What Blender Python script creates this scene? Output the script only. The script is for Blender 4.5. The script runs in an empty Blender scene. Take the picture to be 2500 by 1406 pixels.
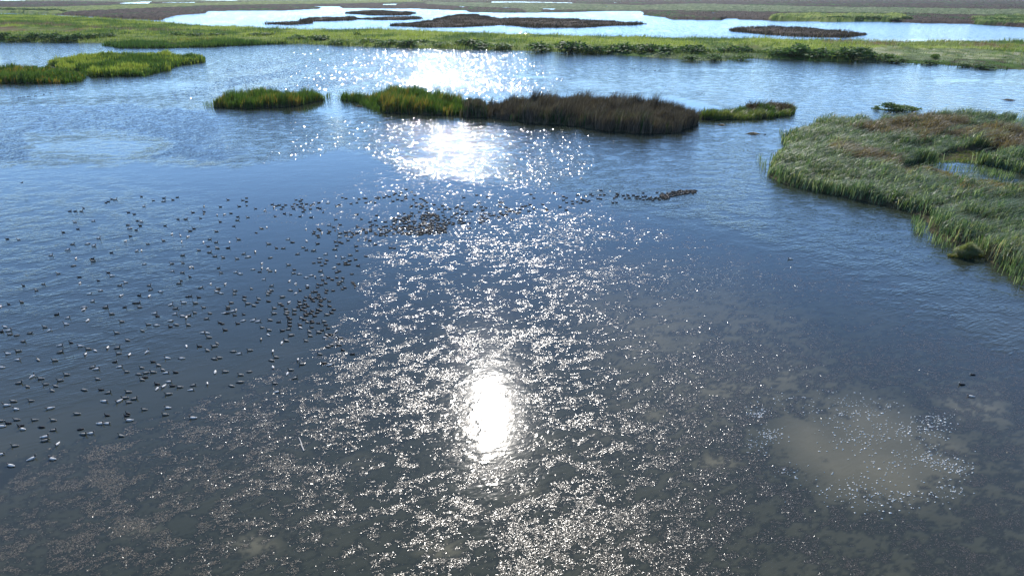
import bpy, math, random
import numpy as np
from mathutils import Vector
R = math.radians
rng = np.random.default_rng(7)
random.seed(7)
sc = bpy.context.scene
col = sc.collection

# ------------------------------------------------------------------ camera
H, F = 26.0, 1667.0                    # drone height (m), focal length in photo pixels (2500 wide)
HORIZON = -12.0
PITCH = math.atan((703 - HORIZON) / F)
cd = bpy.data.cameras.new('camera'); cam = bpy.data.objects.new('camera', cd); col.objects.link(cam)
cd.sensor_width = 36; cd.lens = 36 * F / 2500; cd.clip_start = 0.5; cd.clip_end = 60000
cam.location = (0, 0, H); cam.rotation_euler = (math.pi / 2 - PITCH, 0, 0)
sc.camera = cam
CP, SP = math.cos(PITCH), math.sin(PITCH)

def at(px, py, z=0.0):
    """photo position (2500 px wide) of a point standing at height z -> world x, y"""
    px = np.asarray(px, float); py = np.asarray(py, float)
    u = px - 1250; v = -(py - 703)
    dx = u; dy = F * CP + v * SP; dz = -F * SP + v * CP
    t = (z - H) / dz
    return dx * t, dy * t

def pix(x, y, z=0.0):
    dy = y; dz = z - H
    f = dy * CP - dz * SP; v = dy * SP + dz * CP
    return 1250 + F * x / f, 703 - F * v / f

def mpp(py):                            # metres per photo pixel at that row on the ground
    x0, y0 = at(1250, py)
    return (y0 * CP + H * SP) / F

# ------------------------------------------------------------------ light
gx, gy = at(1197, 1015)
SUN_AZ = math.atan2(float(gx), float(gy)); SUN_EL = math.atan2(H, math.hypot(float(gx), float(gy)))
w = bpy.data.worlds.new('World'); sc.world = w; w.use_nodes = True
nt = w.node_tree; bg = nt.nodes['Background']
sky = nt.nodes.new('ShaderNodeTexSky'); sky.sky_type = 'NISHITA'; sky.sun_disc = False
sky.sun_elevation = SUN_EL; sky.sun_rotation = SUN_AZ
sky.air_density = 0.85; sky.dust_density = 0.0; sky.ozone_density = 6.0
nt.links.new(sky.outputs[0], bg.inputs[0]); bg.inputs[1].default_value = 0.15
sl = bpy.data.lights.new('sun', 'SUN'); sun = bpy.data.objects.new('sun', sl); col.objects.link(sun)
sl.energy = 4.1; sl.angle = R(0.53); sl.color = (1, .94, .86)
sd = Vector((math.sin(SUN_AZ) * math.cos(SUN_EL), math.cos(SUN_AZ) * math.cos(SUN_EL), math.sin(SUN_EL)))
sun.rotation_euler = sd.to_track_quat('Z', 'Y').to_euler(); sun.location = (0, 0, 80)
vs = sc.view_settings
vs.view_transform = 'Standard'; vs.look = 'None'; vs.exposure = 0.88;  vs.gamma = 1.0
try: vs.use_curve_mapping = False
except Exception: pass
sc.render.engine = 'CYCLES'

# ------------------------------------------------------------------ helpers
def tag(o, label=None, cat=None, group=None, kind=None):
    if label: o['label'] = label
    if cat: o['category'] = cat
    if group: o['group'] = group
    if kind: o['kind'] = kind
    return o

def empty(name, loc, rz=0):
    o = bpy.data.objects.new(name, None); col.objects.link(o); o.location = loc; o.rotation_euler = (0, 0, rz)
    o.empty_display_size = .2
    return o

def raw_mesh(name, V, T, C=None, smooth=False, cname='tint'):
    """V (n,3) verts, T (m,3 or 4) faces, C (n,3) point colours"""
    V = np.asarray(V, np.float32); T = np.asarray(T, np.int32); k = T.shape[1]
    me = bpy.data.meshes.new(name)
    me.vertices.add(len(V)); me.vertices.foreach_set('co', V.ravel())
    me.loops.add(T.size); me.loops.foreach_set('vertex_index', T.ravel())
    me.polygons.add(len(T)); me.polygons.foreach_set('loop_start', np.arange(0, T.size, k, dtype=np.int32))
    try: me.polygons.foreach_set('loop_total', np.full(len(T), k, np.int32))
    except Exception: pass
    if C is not None:
        a = me.attributes.new(cname, 'FLOAT_COLOR', 'POINT')
        c4 = np.ones((len(V), 4), np.float32); c4[:, :3] = C
        a.data.foreach_set('color', c4.ravel())
    me.polygons.foreach_set('use_smooth', np.full(len(T), smooth, bool))
    me.update(calc_edges=True)
    return me

def link(name, me, mat=None, parent=None, loc=None):
    o = bpy.data.objects.new(name, me); col.objects.link(o)
    if mat and not me.materials: me.materials.append(mat)
    if parent: o.parent = parent
    if loc is not None: o.location = loc
    return o

def _h(ix, iy, s):
    n = (ix.astype(np.int64) * 374761393 + iy.astype(np.int64) * 668265263 + s * 974634777) & 0xffffffff
    n = ((n ^ (n >> 13)) * 1274126177) & 0xffffffff
    return ((n ^ (n >> 16)) & 0xffff) / 65535.0

def vn(x, y, s=0):
    x = np.asarray(x, float); y = np.asarray(y, float)
    ix = np.floor(x); iy = np.floor(y); fx = x - ix; fy = y - iy
    fx = fx * fx * (3 - 2 * fx); fy = fy * fy * (3 - 2 * fy)
    a = _h(ix, iy, s); b = _h(ix + 1, iy, s); c = _h(ix, iy + 1, s); d = _h(ix + 1, iy + 1, s)
    return (a + (b - a) * fx) * (1 - fy) + (c + (d - c) * fx) * fy

def fbm(x, y, o=4, s=0, g=.5):
    t = 0; a = 1; n = 0
    for i in range(o):
        t = t + a * vn(x * 2 ** i + 17.3 * i, y * 2 ** i - 9.1 * i, s + i); n += a; a *= g
    return t / n

def inside(px, py, poly):
    px = np.asarray(px, float); py = np.asarray(py, float)
    r = np.zeros(px.shape, bool); n = len(poly)
    for i in range(n):
        x0, y0 = poly[i]; x1, y1 = poly[(i + 1) % n]
        if y0 == y1: continue
        c = ((y0 > py) != (y1 > py)) & (px < (x1 - x0) * (py - y0) / (y1 - y0) + x0)
        r ^= c
    return r

def edge_dist(px, py, poly, closed=True):
    d = np.full(np.asarray(px).shape, 1e18); n = len(poly)
    for i in range(n if closed else n - 1):
        x0, y0 = poly[i]; x1, y1 = poly[(i + 1) % n]
        dx, dy = x1 - x0, y1 - y0; L = dx * dx + dy * dy + 1e-12
        t = np.clip(((px - x0) * dx + (py - y0) * dy) / L, 0, 1)
        d = np.minimum(d, (px - x0 - t * dx) ** 2 + (py - y0 - t * dy) ** 2)
    return np.sqrt(d)

def soft(px, py, poly, s):
    """1 inside the outline, 0 outside, fading over s photo pixels"""
    d = edge_dist(px, py, poly); i = inside(px, py, poly)
    return np.clip(.5 + np.where(i, d, -d) / (2 * s), 0, 1)

def sstep(a, b, x):
    t = np.clip((x - a) / (b - a), 0, 1); return t * t * (3 - 2 * t)

# ------------------------------------------------------------------ materials
def mat_nodes(name):
    m = bpy.data.materials.new(name); m.use_nodes = True
    return m, m.node_tree.nodes, m.node_tree.links, m.node_tree.nodes['Principled BSDF']

def mat_plain(name, c, rough=.6, spec=.5, noise=0.0, nscale=30):
    m, N, L, P = mat_nodes(name)
    P.inputs['Base Color'].default_value = (*c, 1); P.inputs['Roughness'].default_value = rough
    P.inputs['Specular IOR Level'].default_value = spec
    if noise:
        tc = N.new('ShaderNodeTexCoord'); no = N.new('ShaderNodeTexNoise'); no.inputs['Scale'].default_value = nscale
        no.inputs['Detail'].default_value = 4
        L.new(tc.outputs['Object'], no.inputs['Vector'])
        mr = N.new('ShaderNodeMapRange'); mr.inputs[1].default_value = .3; mr.inputs[2].default_value = .7
        mr.inputs[3].default_value = 1 - noise; mr.inputs[4].default_value = 1 + noise
        L.new(no.outputs[0], mr.inputs[0])
        mx = N.new('ShaderNodeVectorMath'); mx.operation = 'SCALE'; mx.inputs[0].default_value = c
        L.new(mr.outputs[0], mx.inputs['Scale']); L.new(mx.outputs[0], P.inputs['Base Color'])
    return m

def mat_leaf(name, rough=.45, trans=.4, spec=.5):
    """blades and leaves: their own tint, some light passing through"""
    m, N, L, P = mat_nodes(name)
    a = N.new('ShaderNodeAttribute'); a.attribute_name = 'tint'
    P.inputs['Roughness'].default_value = rough; P.inputs['Specular IOR Level'].default_value = spec
    L.new(a.outputs['Color'], P.inputs['Base Color'])
    if trans:
        tr = N.new('ShaderNodeBsdfTranslucent'); mx = N.new('ShaderNodeMixShader'); mx.inputs[0].default_value = trans
        g = N.new('ShaderNodeMix'); g.data_type = 'RGBA'; g.blend_type = 'MULTIPLY'; g.inputs[0].default_value = 1
        g.inputs[7].default_value = (1.3, 1.35, .7, 1)
        L.new(a.outputs['Color'], g.inputs[6]); L.new(g.outputs[2], tr.inputs['Color'])
        L.new(P.outputs[0], mx.inputs[1]); L.new(tr.outputs[0], mx.inputs[2])
        L.new(mx.outputs[0], N['Material Output'].inputs['Surface'])
    return m

M_LEAF = mat_leaf('reed_leaf', .45, .5, .3); M_BUSH = mat_leaf('shrub_leaf', .7, .3, .15)
M_RUSH = mat_leaf('rush_stem', .6, .2, .12)
M_FILL = mat_leaf('marsh_fill', 1.0, 0, .03)
M_WEED = mat_leaf('wet_weed', .26, 0, .75)
M_MUD = mat_plain('mud', (.07, .055, .035), .9, .3, .3, 2)

# ------------------------------------------------------------------ water
def weed_fields(x, y):
    """strength of the floating weed pattern at world x, y (0..1) and of its drowned part"""
    px, py = pix(x, y)
    dens = np.interp(py, [430, 500, 640, 800, 1000, 1400], [.40, .42, .58, .74, .80, .84])
    area = [(930, 425), (1000, 450), (1240, 440), (1450, 500), (1600, 560), (1800, 600), (2000, 640), (2200, 700), (2330, 800),
            (2450, 860), (2900, 900), (2900, 2400), (-600, 2400), (-600, 1130), (100, 1120), (330, 1040), (600, 930), (760, 880), (860, 760),
            (900, 620), (760, 560), (600, 590), (640, 500)]
    a = soft(px + 60 * (fbm(x / 4, y / 4, 3, 40) - .5), py + 40 * (fbm(x / 5, y / 5, 3, 41) - .5), area, 22)
    clear = [(1860, 985), (1960, 960), (2120, 975), (2260, 1030), (2350, 1100), (2320, 1190), (2200, 1230), (2050, 1215), (1950, 1170), (1890, 1100)]
    c = soft(px + 260 * (fbm(x / 2.2, y / 2.2, 4, 43) - .5), py + 150 * (fbm(x / 2.2, y / 2.2, 4, 44) - .5), clear, 40)
    clear2 = [(1480, 700), (1750, 720), (1800, 800), (1560, 850), (1400, 800)]
    c2 = soft(px, py, clear2, 60) * .6
    D = dens * a * (1 - c) * (1 - c2)
    # large lazy patches, then crumbs, drawn out along the wind
    ca, sa = math.cos(R(20)), math.sin(R(20))
    xr, yr = x * ca + y * sa, -x * sa + y * ca
    wx = xr / 1.0 + 1.1 * fbm(x / 1.1, y / 1.1, 2, 50); wy = yr / .68 + 1.1 * fbm(x / 1.7 + 5, y / 1.7, 2, 51)
    big = fbm(x / 9, y / 7, 3, 60)
    n = .50 * fbm(wx, wy, 3, 61) + .31 * fbm(wx * 3.1, wy * 3.4, 3, 62) + .19 * fbm(xr * 3.4, yr * 6.5, 2, 63)
    n = n + .20 * (big - .5)
    th = .645 - .212 * D
    top = sstep(th - .01, th + .13, n) * sstep(.03, .2, D)
    sub = sstep(th - .10, th + .03, n + .10 * (fbm(x * 4.1, y * 4.1, 2, 64) - .5)) * sstep(.03, .2, D)
    return top, sub, D

xs = np.concatenate([np.arange(-900, -100, 14.0), np.arange(-100, 2600, 4.0), np.arange(2600, 3401, 14.0)])
ys = np.concatenate([np.arange(1640, 1440, -10.0), np.arange(1440, -3, -4.5), [-5, -7]])
PX, PY = np.meshgrid(xs, ys)
WX, WY = at(PX, PY)
nr, nc = PX.shape
# wind: how ruffled the surface is
wob = 50 * (fbm(WX / 6, WY / 6, 4, 5) - .5); wob2 = 22 * (fbm(WX / 3, WY / 6, 4, 6) - .5)
far_wob = 14 * (fbm(WX / 30, WY / 60, 4, 8) - .5)
ruf = [(-900, 252), (0, 250), (260, 246), (520, 262), (820, 285), (930, 284), (1300, 310), (1700, 335), (1850, 330), (1860, 430), (1960, 500),
       (2240, 560), (2400, 680), (3400, 900), (3400, 700), (2500, 820), (2100, 640), (1800, 560), (1500, 500), (1330, 450), (1100, 438), (1000, 428), (900, 372),
       (830, 362), (560, 402), (300, 390), (250, 400), (-900, 410)]
rip = np.full(PX.shape, .045)
m = soft(PX + wob * .6, PY + wob2 * .5, [(-900, 455), (300, 450), (520, 520), (560, 700), (420, 860), (150, 960), (-900, 1020)], 60); rip = rip * (1 - m) + .19 * m
m = soft(PX + wob * .5, PY + wob2 * 1.1 + 10 * (fbm(WX / 1.5, WY / 4, 3, 15) - .5), ruf, 13); rip = rip * (1 - m) + (.40 + .40 * sstep(700, 450, PX)) * m
m = soft(PX, PY, [(1430, 330), (2000, 300), (3400, 560), (3400, 1000), (2500, 860), (2050, 620), (1750, 540), (1480, 470), (1430, 400)], 60); rip = rip * (1 - m) + .34 * m
m = soft(PX, PY, [(1850, 520), (2500, 700), (3400, 800), (3400, 1100), (2500, 880), (2100, 700)], 70); rip = rip * (1 - m) + .25 * m
m = soft(PX + wob, PY + wob2, [(60, 335), (300, 330), (420, 352), (300, 392), (90, 380)], 16); rip = rip * (1 - m) + .16 * m
m = soft(PX, PY + far_wob, [(-900, 100), (3400, 100), (3400, 300), (1950, 300), (1650, 232), (1150, 218), (760, 206), (640, 218), (560, 250), (400, 252), (-900, 250)], 7); rip = rip * (1 - m) + .50 * m
m = soft(PX, PY + far_wob, [(560, 214), (640, 150), (800, 104), (1300, 118), (1420, 150), (1300, 226), (900, 230)], 26); rip = rip * (1 - m) + .44 * m
m = soft(PX + wob, PY + far_wob, [(-900, 232), (-200, 205), (200, 200), (420, 186), (540, 205), (470, 224), (330, 236), (120, 246), (-900, 262)], 8); rip = rip * (1 - m) + .20 * m
m = soft(PX, PY, [(800, 240), (900, 246), (930, 278), (1010, 284), (860, 276), (790, 262)], 10); rip = rip * (1 - m) + .2 * m
m = np.where(PY < 95, 1.0, 0.0); rip = rip * (1 - m) + .78 * m
for cx, cy, rx, ry in [(1010, 146, 90, 5), (1290, 190, 120, 4), (870, 170, 70, 4), (1750, 172, 200, 6), (2350, 200, 160, 6), (300, 130, 160, 5)]:
    g = np.exp(-(((PX - cx) / rx) ** 2 + ((PY - cy + far_wob) / ry) ** 2)); rip = rip * (1 - .75 * g)
rip = np.clip(rip * (.72 + .56 * fbm(WX / 11, WY / 22, 4, 9)), .04, 1.3)
top, sub, D = weed_fields(WX, WY)
near = sstep(420, 520, PY)
sub = sub * near
rip = rip * (1 - .6 * sub)
# silt in the water
mud = .04 + sstep(560, 1150, PY) * (.20 + .12 * sstep(900, 1500, PX))
mud = np.maximum(mud, soft(PX + 2.5 * wob, PY + 3 * wob2, [(1850, 970), (2150, 950), (2350, 1060), (2380, 1170), (2250, 1240), (2000, 1230), (1880, 1130)], 95) * .84)
mud = np.maximum(mud, soft(PX + wob, PY + wob2, [(1380, 690), (1800, 700), (2000, 850), (2150, 950), (1650, 1120), (1480, 1000), (1450, 850)], 110) * .72)
mud = np.maximum(mud, soft(PX, PY, [(2250, 950), (2450, 930), (2480, 1040), (2330, 1060)], 50) * .8)
mud = mud * (.50 + .75 * fbm(WX / 3.5, WY / 3.5, 4, 12) + .10 * fbm(WX / .8, WY / .6, 3, 13) + .1)
for x, y, s in [(1080, 1340, 1.0), (620, 1330, .9), (880, 1130, .5), (1290, 1210, .8), (1600, 1010, .9), (1750, 1130, 1), (1480, 1060, .6), (330, 1290, .7), (700, 860, .2), (1330, 1080, .6)]:
    g = np.exp(-(((PX - x) / 75) ** 2 + ((PY - y) / 32) ** 2)); mud = np.maximum(mud, s * g)
V = np.stack([WX.ravel(), WY.ravel(), np.zeros(WX.size)], 1)
idx = np.arange(nr * nc).reshape(nr, nc)
Q = np.stack([idx[:-1, :-1].ravel(), idx[:-1, 1:].ravel(), idx[1:, 1:].ravel(), idx[1:, :-1].ravel()], 1)
me = raw_mesh('water', V, Q, np.stack([rip.ravel(), sub.ravel(), np.clip(mud, 0, 1).ravel()], 1), True, cname='surface')

def water_material():
    m, N, L, P = mat_nodes('marsh_water')
    at_ = N.new('ShaderNodeAttribute'); at_.attribute_name = 'surface'
    sp = N.new('ShaderNodeSeparateColor'); L.new(at_.outputs['Color'], sp.inputs[0])
    geo = N.new('ShaderNodeNewGeometry')
    def mapped(rot, s):
        mp = N.new('ShaderNodeMapping'); mp.vector_type = 'TEXTURE'
        mp.inputs['Rotation'].default_value = (0, 0, R(rot)); mp.inputs['Scale'].default_value = s
        L.new(geo.outputs['Position'], mp.inputs['Vector']); return mp.outputs[0]
    def noise(vec, det, rough=.5, dist=0.0):
        n = N.new('ShaderNodeTexNoise'); n.inputs['Scale'].default_value = 1; n.inputs['Detail'].default_value = det
        n.inputs['Roughness'].default_value = rough; n.inputs['Distortion'].default_value = dist
        L.new(vec, n.inputs['Vector']); return n.outputs[0]
    def mth(op, a, b=None, c=None):
        n = N.new('ShaderNodeMath'); n.operation = op
        for k, v in enumerate((a, b, c)):
            if v is None: continue
            if isinstance(v, (int, float)): n.inputs[k].default_value = v
            else: L.new(v, n.inputs[k])
        return n.outputs[0]
    wave = noise(mapped(30, (1.7, .25, 1)), 2, .45, .35)         # wind ripples, crests drawn out
    wave2 = noise(mapped(12, (.55, .26, 1)), 3, .55, .3)         # smaller ripples across them
    fine = noise(mapped(-20, (.16, .11, 1)), 2, .5)
    h = mth('ADD', mth('MULTIPLY', wave, .17), mth('MULTIPLY', wave2, .085))
    h = mth('ADD', h, mth('MULTIPLY', fine, .018))
    pk = N.new('ShaderNodeMapRange'); pk.interpolation_type = 'SMOOTHERSTEP'; L.new(noise(mapped(14, (.95, .40, 1)), 2, .6), pk.inputs[0])
    pk.inputs[1].default_value = .55; pk.inputs[2].default_value = .80; pk.inputs[3].default_value = 0; pk.inputs[4].default_value = 1
    ws = N.new('ShaderNodeMapRange'); L.new(sp.outputs[0], ws.inputs[0]); ws.inputs[1].default_value = .45; ws.inputs[2].default_value = 1.0
    ws.inputs[3].default_value = 1.0; ws.inputs[4].default_value = .40
    h = mth('MULTIPLY', h, ws.outputs[0])                        # under wind the small swell gives way to scattered steep crests
    pw = mth('MULTIPLY', pk.outputs[0], mth('MULTIPLY', mth('SUBTRACT', 1.0, ws.outputs[0]), .17))
    h = mth('ADD', h, pw)
    g1 = N.new('ShaderNodeMapRange'); g1.interpolation_type = 'SMOOTHSTEP'; L.new(noise(mapped(8, (3.2, 2.4, 1)), 3, .65), g1.inputs[0])
    g1.inputs[1].default_value = .38; g1.inputs[2].default_value = .62; g1.inputs[3].default_value = .38; g1.inputs[4].default_value = 1.35
    h = mth('MULTIPLY', h, g1.outputs[0])                        # gusts
    h = mth('MULTIPLY', h, sp.outputs[0])
    bu = N.new('ShaderNodeBump'); bu.inputs['Strength'].default_value = 1; bu.inputs['Distance'].default_value = 1.0
    L.new(h, bu.inputs['Height']); sx = N.new('ShaderNodeSeparateXYZ'); L.new(bu.outputs[0], sx.inputs[0])
    ny = mth('MULTIPLY', mth('ABSOLUTE', sx.outputs[1]), -1.0)
    fold = N.new('ShaderNodeMapRange'); L.new(sp.outputs[0], fold.inputs[0]); fold.inputs[1].default_value = .35; fold.inputs[2].default_value = .8
    fold.inputs[3].default_value = 0; fold.inputs[4].default_value = .8
    fm = N.new('ShaderNodeMix'); L.new(fold.outputs[0], fm.inputs[0]); L.new(sx.outputs[1], fm.inputs[2]); L.new(ny, fm.inputs[3])
    ny = fm.outputs[0]                                            # wind waves: steep faces look down the wind, towards -y
    cx = N.new('ShaderNodeCombineXYZ'); L.new(sx.outputs[0], cx.inputs[0]); L.new(ny, cx.inputs[1]); L.new(sx.outputs[2], cx.inputs[2])
    nn = N.new('ShaderNodeVectorMath'); nn.operation = 'NORMALIZE'; L.new(cx.outputs[0], nn.inputs[0]); L.new(nn.outputs[0], P.inputs['Normal'])
    c1 = N.new('ShaderNodeMix'); c1.data_type = 'RGBA'
    c1.inputs[6].default_value = (.015, .021, .014, 1); c1.inputs[7].default_value = (.110, .100, .062, 1)
    L.new(sp.outputs[2], c1.inputs[0])
    c2 = N.new('ShaderNodeMix'); c2.data_type = 'RGBA'; c2.inputs[7].default_value = (.016, .019, .014, 1)
    L.new(c1.outputs[2], c2.inputs[6]); L.new(mth('MULTIPLY', sp.outputs[1], .68), c2.inputs[0])
    L.new(c2.outputs[2], P.inputs['Base Color'])
    P.inputs['IOR'].default_value = 1.333; P.inputs['Specular IOR Level'].default_value = .5
    P.inputs['Roughness'].default_value = .058
    return m
water = link('water', me, water_material()); tag(water, kind='structure')
bed = raw_mesh('lake_bed', [(-16000, -3000, -.7), (16000, -3000, -.7), (16000, 14000, -.7), (-16000, 14000, -.7)], [(0, 1, 2, 3)])
tag(link('lake_bed', bed, M_MUD), kind='structure')

# wavelets: where the wind ruffles the lagoon their small steep faces flash in the sun
def wave_crests():
    VV = []; n_all = 0; out = []
    specs = [([(430, 236), (540, 208), (600, 150), (720, 104), (1150, 112), (1280, 140), (1380, 190), (1340, 236), (900, 240)], 100000, .55, .22, 60),
             ([(540, 276), (840, 292), (1000, 292), (1300, 312), (1500, 332), (1440, 420), (1330, 470), (1230, 440), (1100, 438), (1000, 428), (900, 374), (830, 362), (640, 400), (500, 350)], 65000, .26, .11, 30),
             ([(1000, 440), (1560, 470), (1700, 560), (1300, 640), (900, 560), (860, 470)], 9000, .2, .09, 40)]
    for pl, n, L_, w_, s_ in specs:
        P = np.array(pl); a = rng.uniform(P[:, 0].min() - s_, P[:, 0].max() + s_, n); b = rng.uniform(P[:, 1].min() - s_ / 3, P[:, 1].max() + s_ / 3, n)
        x, y = at(a, b)
        k = rng.random(n) < soft(a + 90 * (fbm(x / 7, y / 20, 3, 71) - .5), b + 30 * (fbm(x / 5, y / 14, 3, 72) - .5), pl, s_ / 3) * (.12 + .88 * sstep(.36, .60, fbm(x / 9, y / 26, 3, 73)))
        k &= rng.random(n) < np.interp(b, [104, 130, 230, 280, 330, 400, 440], [.5, 1, 1, .35, .5, 1, 1])
        x, y = x[k], y[k]; m_ = k.sum()
        if not m_: continue
        L = L_ * rng.uniform(.5, 1.5, m_); w = w_ * rng.uniform(.6, 1.4, m_)
        t = np.tan(np.clip(rng.normal(R(11), R(4.5), m_), R(2), R(26)))            # steepness of the front face
        h = t * w * .5; r_ = rng.normal(R(46), .6, m_); c, s2 = np.cos(r_), np.sin(r_); zb = .006
        sk = rng.normal(0, .30, m_) * L * .5
        loc = [(-L / 2, 0 * L, 0 * L), (sk, -w * .5, 0 * L), (L / 2, 0 * L, 0 * L), (sk, w * 1.3, 0 * L), (sk * .6, 0 * L, h)]
        V = np.stack([np.column_stack([x + p * c - q * s2, y + p * s2 + q * c, z + zb]) for p, q, z in loc], 1).reshape(-1, 3)
        o = n_all + np.arange(m_) * 5
        out.append(np.concatenate([np.stack([o + i, o + j, o + 4], 1) for i, j in ((0, 1), (1, 2), (2, 3), (3, 0))])); VV.append(V); n_all += len(V)
    me = raw_mesh('water_ripples', np.concatenate(VV), np.concatenate(out))
    m, N, L, P = mat_nodes('ripple_water'); P.inputs['Base Color'].default_value = (.045, .060, .062, 1); P.inputs['IOR'].default_value = 1.333
    P.inputs['Roughness'].default_value = .11
    tag(link('water_ripples', me, m), kind='structure'); print('crests', n_all // 5)
wave_crests()

# ------------------------------------------------------------------ floating weed
def scatter_weed():
    # candidate spots: even on the water, thinned with distance
    pts = []
    for y0, y1, per, L_ in [(20, 34, 620, .085), (34, 50, 360, .11), (50, 70, 170, .15), (70, 110, 80, .22)]:
        hx = y1 * .86
        n = int((y1 - y0) * 2 * hx * per)
        x = rng.uniform(-hx, hx, n); y = rng.uniform(y0, y1, n)
        px, py = pix(x, y); k = (px > -80) & (px < 2580) & (py < 1440)
        x, y = x[k], y[k]
        t, s, D = weed_fields(x, y)
        k = rng.random(len(x)) < (t * .74 + .03 * s)
        pts.append(np.stack([x[k], y[k], np.full(k.sum(), L_)], 1))
    P = np.concatenate(pts); n = len(P)
    a = rng.normal(R(25), .9, n); ln = P[:, 2] * rng.uniform(.5, 1.6, n); wd = P[:, 2] * rng.uniform(.08, .20, n)
    px, py = pix(P[:, 0], P[:, 1])
    right = sstep(1350, 1900, px)
                          # to the right most of it lies just under the surface
    keep = rng.random(n) < (1 - .42 * right)
    P, a, ln, wd, px, py, right = [q[keep] for q in (P, a, ln, wd, px, py, right)]; n = len(P)
    d = np.stack([np.cos(a), np.sin(a)], 1); p = np.stack([-d[:, 1], d[:, 0]], 1)
    tz = rng.normal(0, .085, n) * ln; tw = rng.normal(0, .14, n) * wd
    z0 = .012 + np.abs(tz) * .5 + np.abs(tw) * .5
    c = P[:, :2]
    bend = rng.normal(0, .25, n)[:, None] * ln[:, None] * p
    def q(u, v, k=0):
        xy = c + d * (u * ln)[:, None] + p * (v * wd)[:, None] + bend * k
        return np.column_stack([xy, z0 + u * tz + v * tw])
    z = np.zeros(n)
    A, B, C_, D_ = q(z - .5, z - .3), q(z, z - .5, 1), q(z + .5, z), q(z, z + .5, 1)
    V = np.stack([A, B, C_, D_], 1).reshape(-1, 3)
    b = np.arange(n) * 4
    T = np.concatenate([np.stack([b, b + 1, b + 3], 1), np.stack([b + 1, b + 2, b + 3], 1)])
    base = np.array([.145, .108, .060]); alt = np.array([.26, .20, .12]); gr = np.array([.09, .10, .05])
    r = rng.random((n, 1)); cc = base * (1 - r) + alt * r; g = rng.random(n) < .15; cc[g] = gr
    rr = right[:, None] * .75; cc = cc * (1 - rr) + rr * np.array([.095, .074, .054])
    cc = cc * (.7 + .6 * rng.random((n, 1)))
    return V, T, np.repeat(cc, 4, 0)
V, T, C = scatter_weed(); print('weed', len(T))
wo = link('floating_weed', raw_mesh('floating_weed', V, T, C), M_WEED)
tag(wo, 'brown matted water weed floating in broken strands over the shallow foreground', 'water weed', kind='stuff')

# white flecks round the clear pool
def flecks():
    P = []
    arcs = [((1850, 1010), 26, 60), ((1880, 1060), 40, 70), ((1900, 980), 60, 40), ((1990, 980), 80, 45), ((2080, 1010), 80, 90), ((2110, 1065), 110, 170),
            ((2150, 990), 60, 40), ((2240, 1050), 80, 110), ((2290, 1030), 50, 80), ((2230, 1110), 60, 60), ((2310, 1130), 60, 90), ((2160, 1140), 80, 50),
            ((2030, 1185), 70, 40), ((2100, 1205), 90, 70), ((2190, 1220), 70, 70), ((2300, 1200), 60, 60), ((1930, 1150), 40, 30), ((2340, 1150), 45, 50), ((1850, 1085), 40, 40)]
    for (cx, cy), sx, n in arcs:
        P += [(rng.normal(cx, sx * .5), rng.normal(cy, sx * .24)) for _ in range(n)]
    for _ in range(430):                                  # loose ones over the far right of the weed
        P.append((rng.normal(1690, 110), rng.normal(680, 26)))
    P = np.array(P); x, y = at(P[:, 0], P[:, 1])
    V = []; T = []; C = []
    for i, (a, b) in enumerate(zip(x, y)):
        s = rng.uniform(.014, .048) * (1.5 if rng.random() < .1 else 1)
        k = 5; o = len(V); V.append((a, b, .035 + s * .3))
        for j in range(k):
            t = j / k * 6.283 + rng.uniform(-.3, .3); r_ = s * rng.uniform(.6, 1.2)
            V.append((a + math.cos(t) * r_ * 1.5, b + math.sin(t) * r_, .012))
        for j in range(k): T.append((o, o + 1 + j, o + 1 + (j + 1) % k))
        v = rng.uniform(.7, .92); C += [(v, v * .93, v * .80)] * (k + 1)
    return V, T, C
V, T, C = flecks()
tag(link('foam_fleck', raw_mesh('foam_fleck', V, T, C), mat_leaf('dry_foam', .7, 0)), 'white flecks of foam and petals scattered round the clear brown pool in the weed', 'foam', kind='stuff')

# ------------------------------------------------------------------ reed beds
PAL = {   # leaf colours
    'green': [(.045, .085, .018), (.070, .115, .026), (.032, .064, .016)],
    'lime': [(.18, .22, .045), (.22, .245, .06), (.12, .17, .03)],
    'deep': [(.03, .07, .02), (.05, .10, .025), (.025, .05, .018)],
    'gold': [(.20, .145, .035), (.14, .14, .03), (.17, .105, .03)],
    'rush': [(.105, .080, .058), (.15, .118, .088), (.062, .052, .040)],
    'brown': [(.13, .095, .05), (.17, .13, .07), (.09, .07, .04)],
    'pale': [(.22, .23, .13), (.17, .20, .09), (.27, .26, .17)],
    'mead': [(.10, .14, .035), (.14, .15, .05), (.08, .11, .03)],
    'sage': [(.105, .135, .062), (.14, .165, .085), (.075, .10, .048)],
    'heath': [(.050, .038, .029), (.038, .030, .024), (.068, .050, .037)],
    'blue': [(.105, .155, .085), (.20, .245, .16), (.055, .105, .05)],
    'olive': [(.13, .165, .045), (.16, .185, .06), (.10, .14, .035)],
    'shade_fill': [(.05, .045, .025), (.065, .055, .03), (.035, .035, .02)],  # dark brown of the inner fill, painting in the shade between the stems
}
PALA = {k: np.array(v) for k, v in PAL.items()}
KEYS = list(PAL)
PT = np.stack([PALA[k] for k in KEYS])                    # (k,3,3)

def colours(kidx):
    j = rng.integers(0, 3, len(kidx))
    return PT[kidx, j] * (.75 + .5 * rng.random((len(kidx), 1)))

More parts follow.
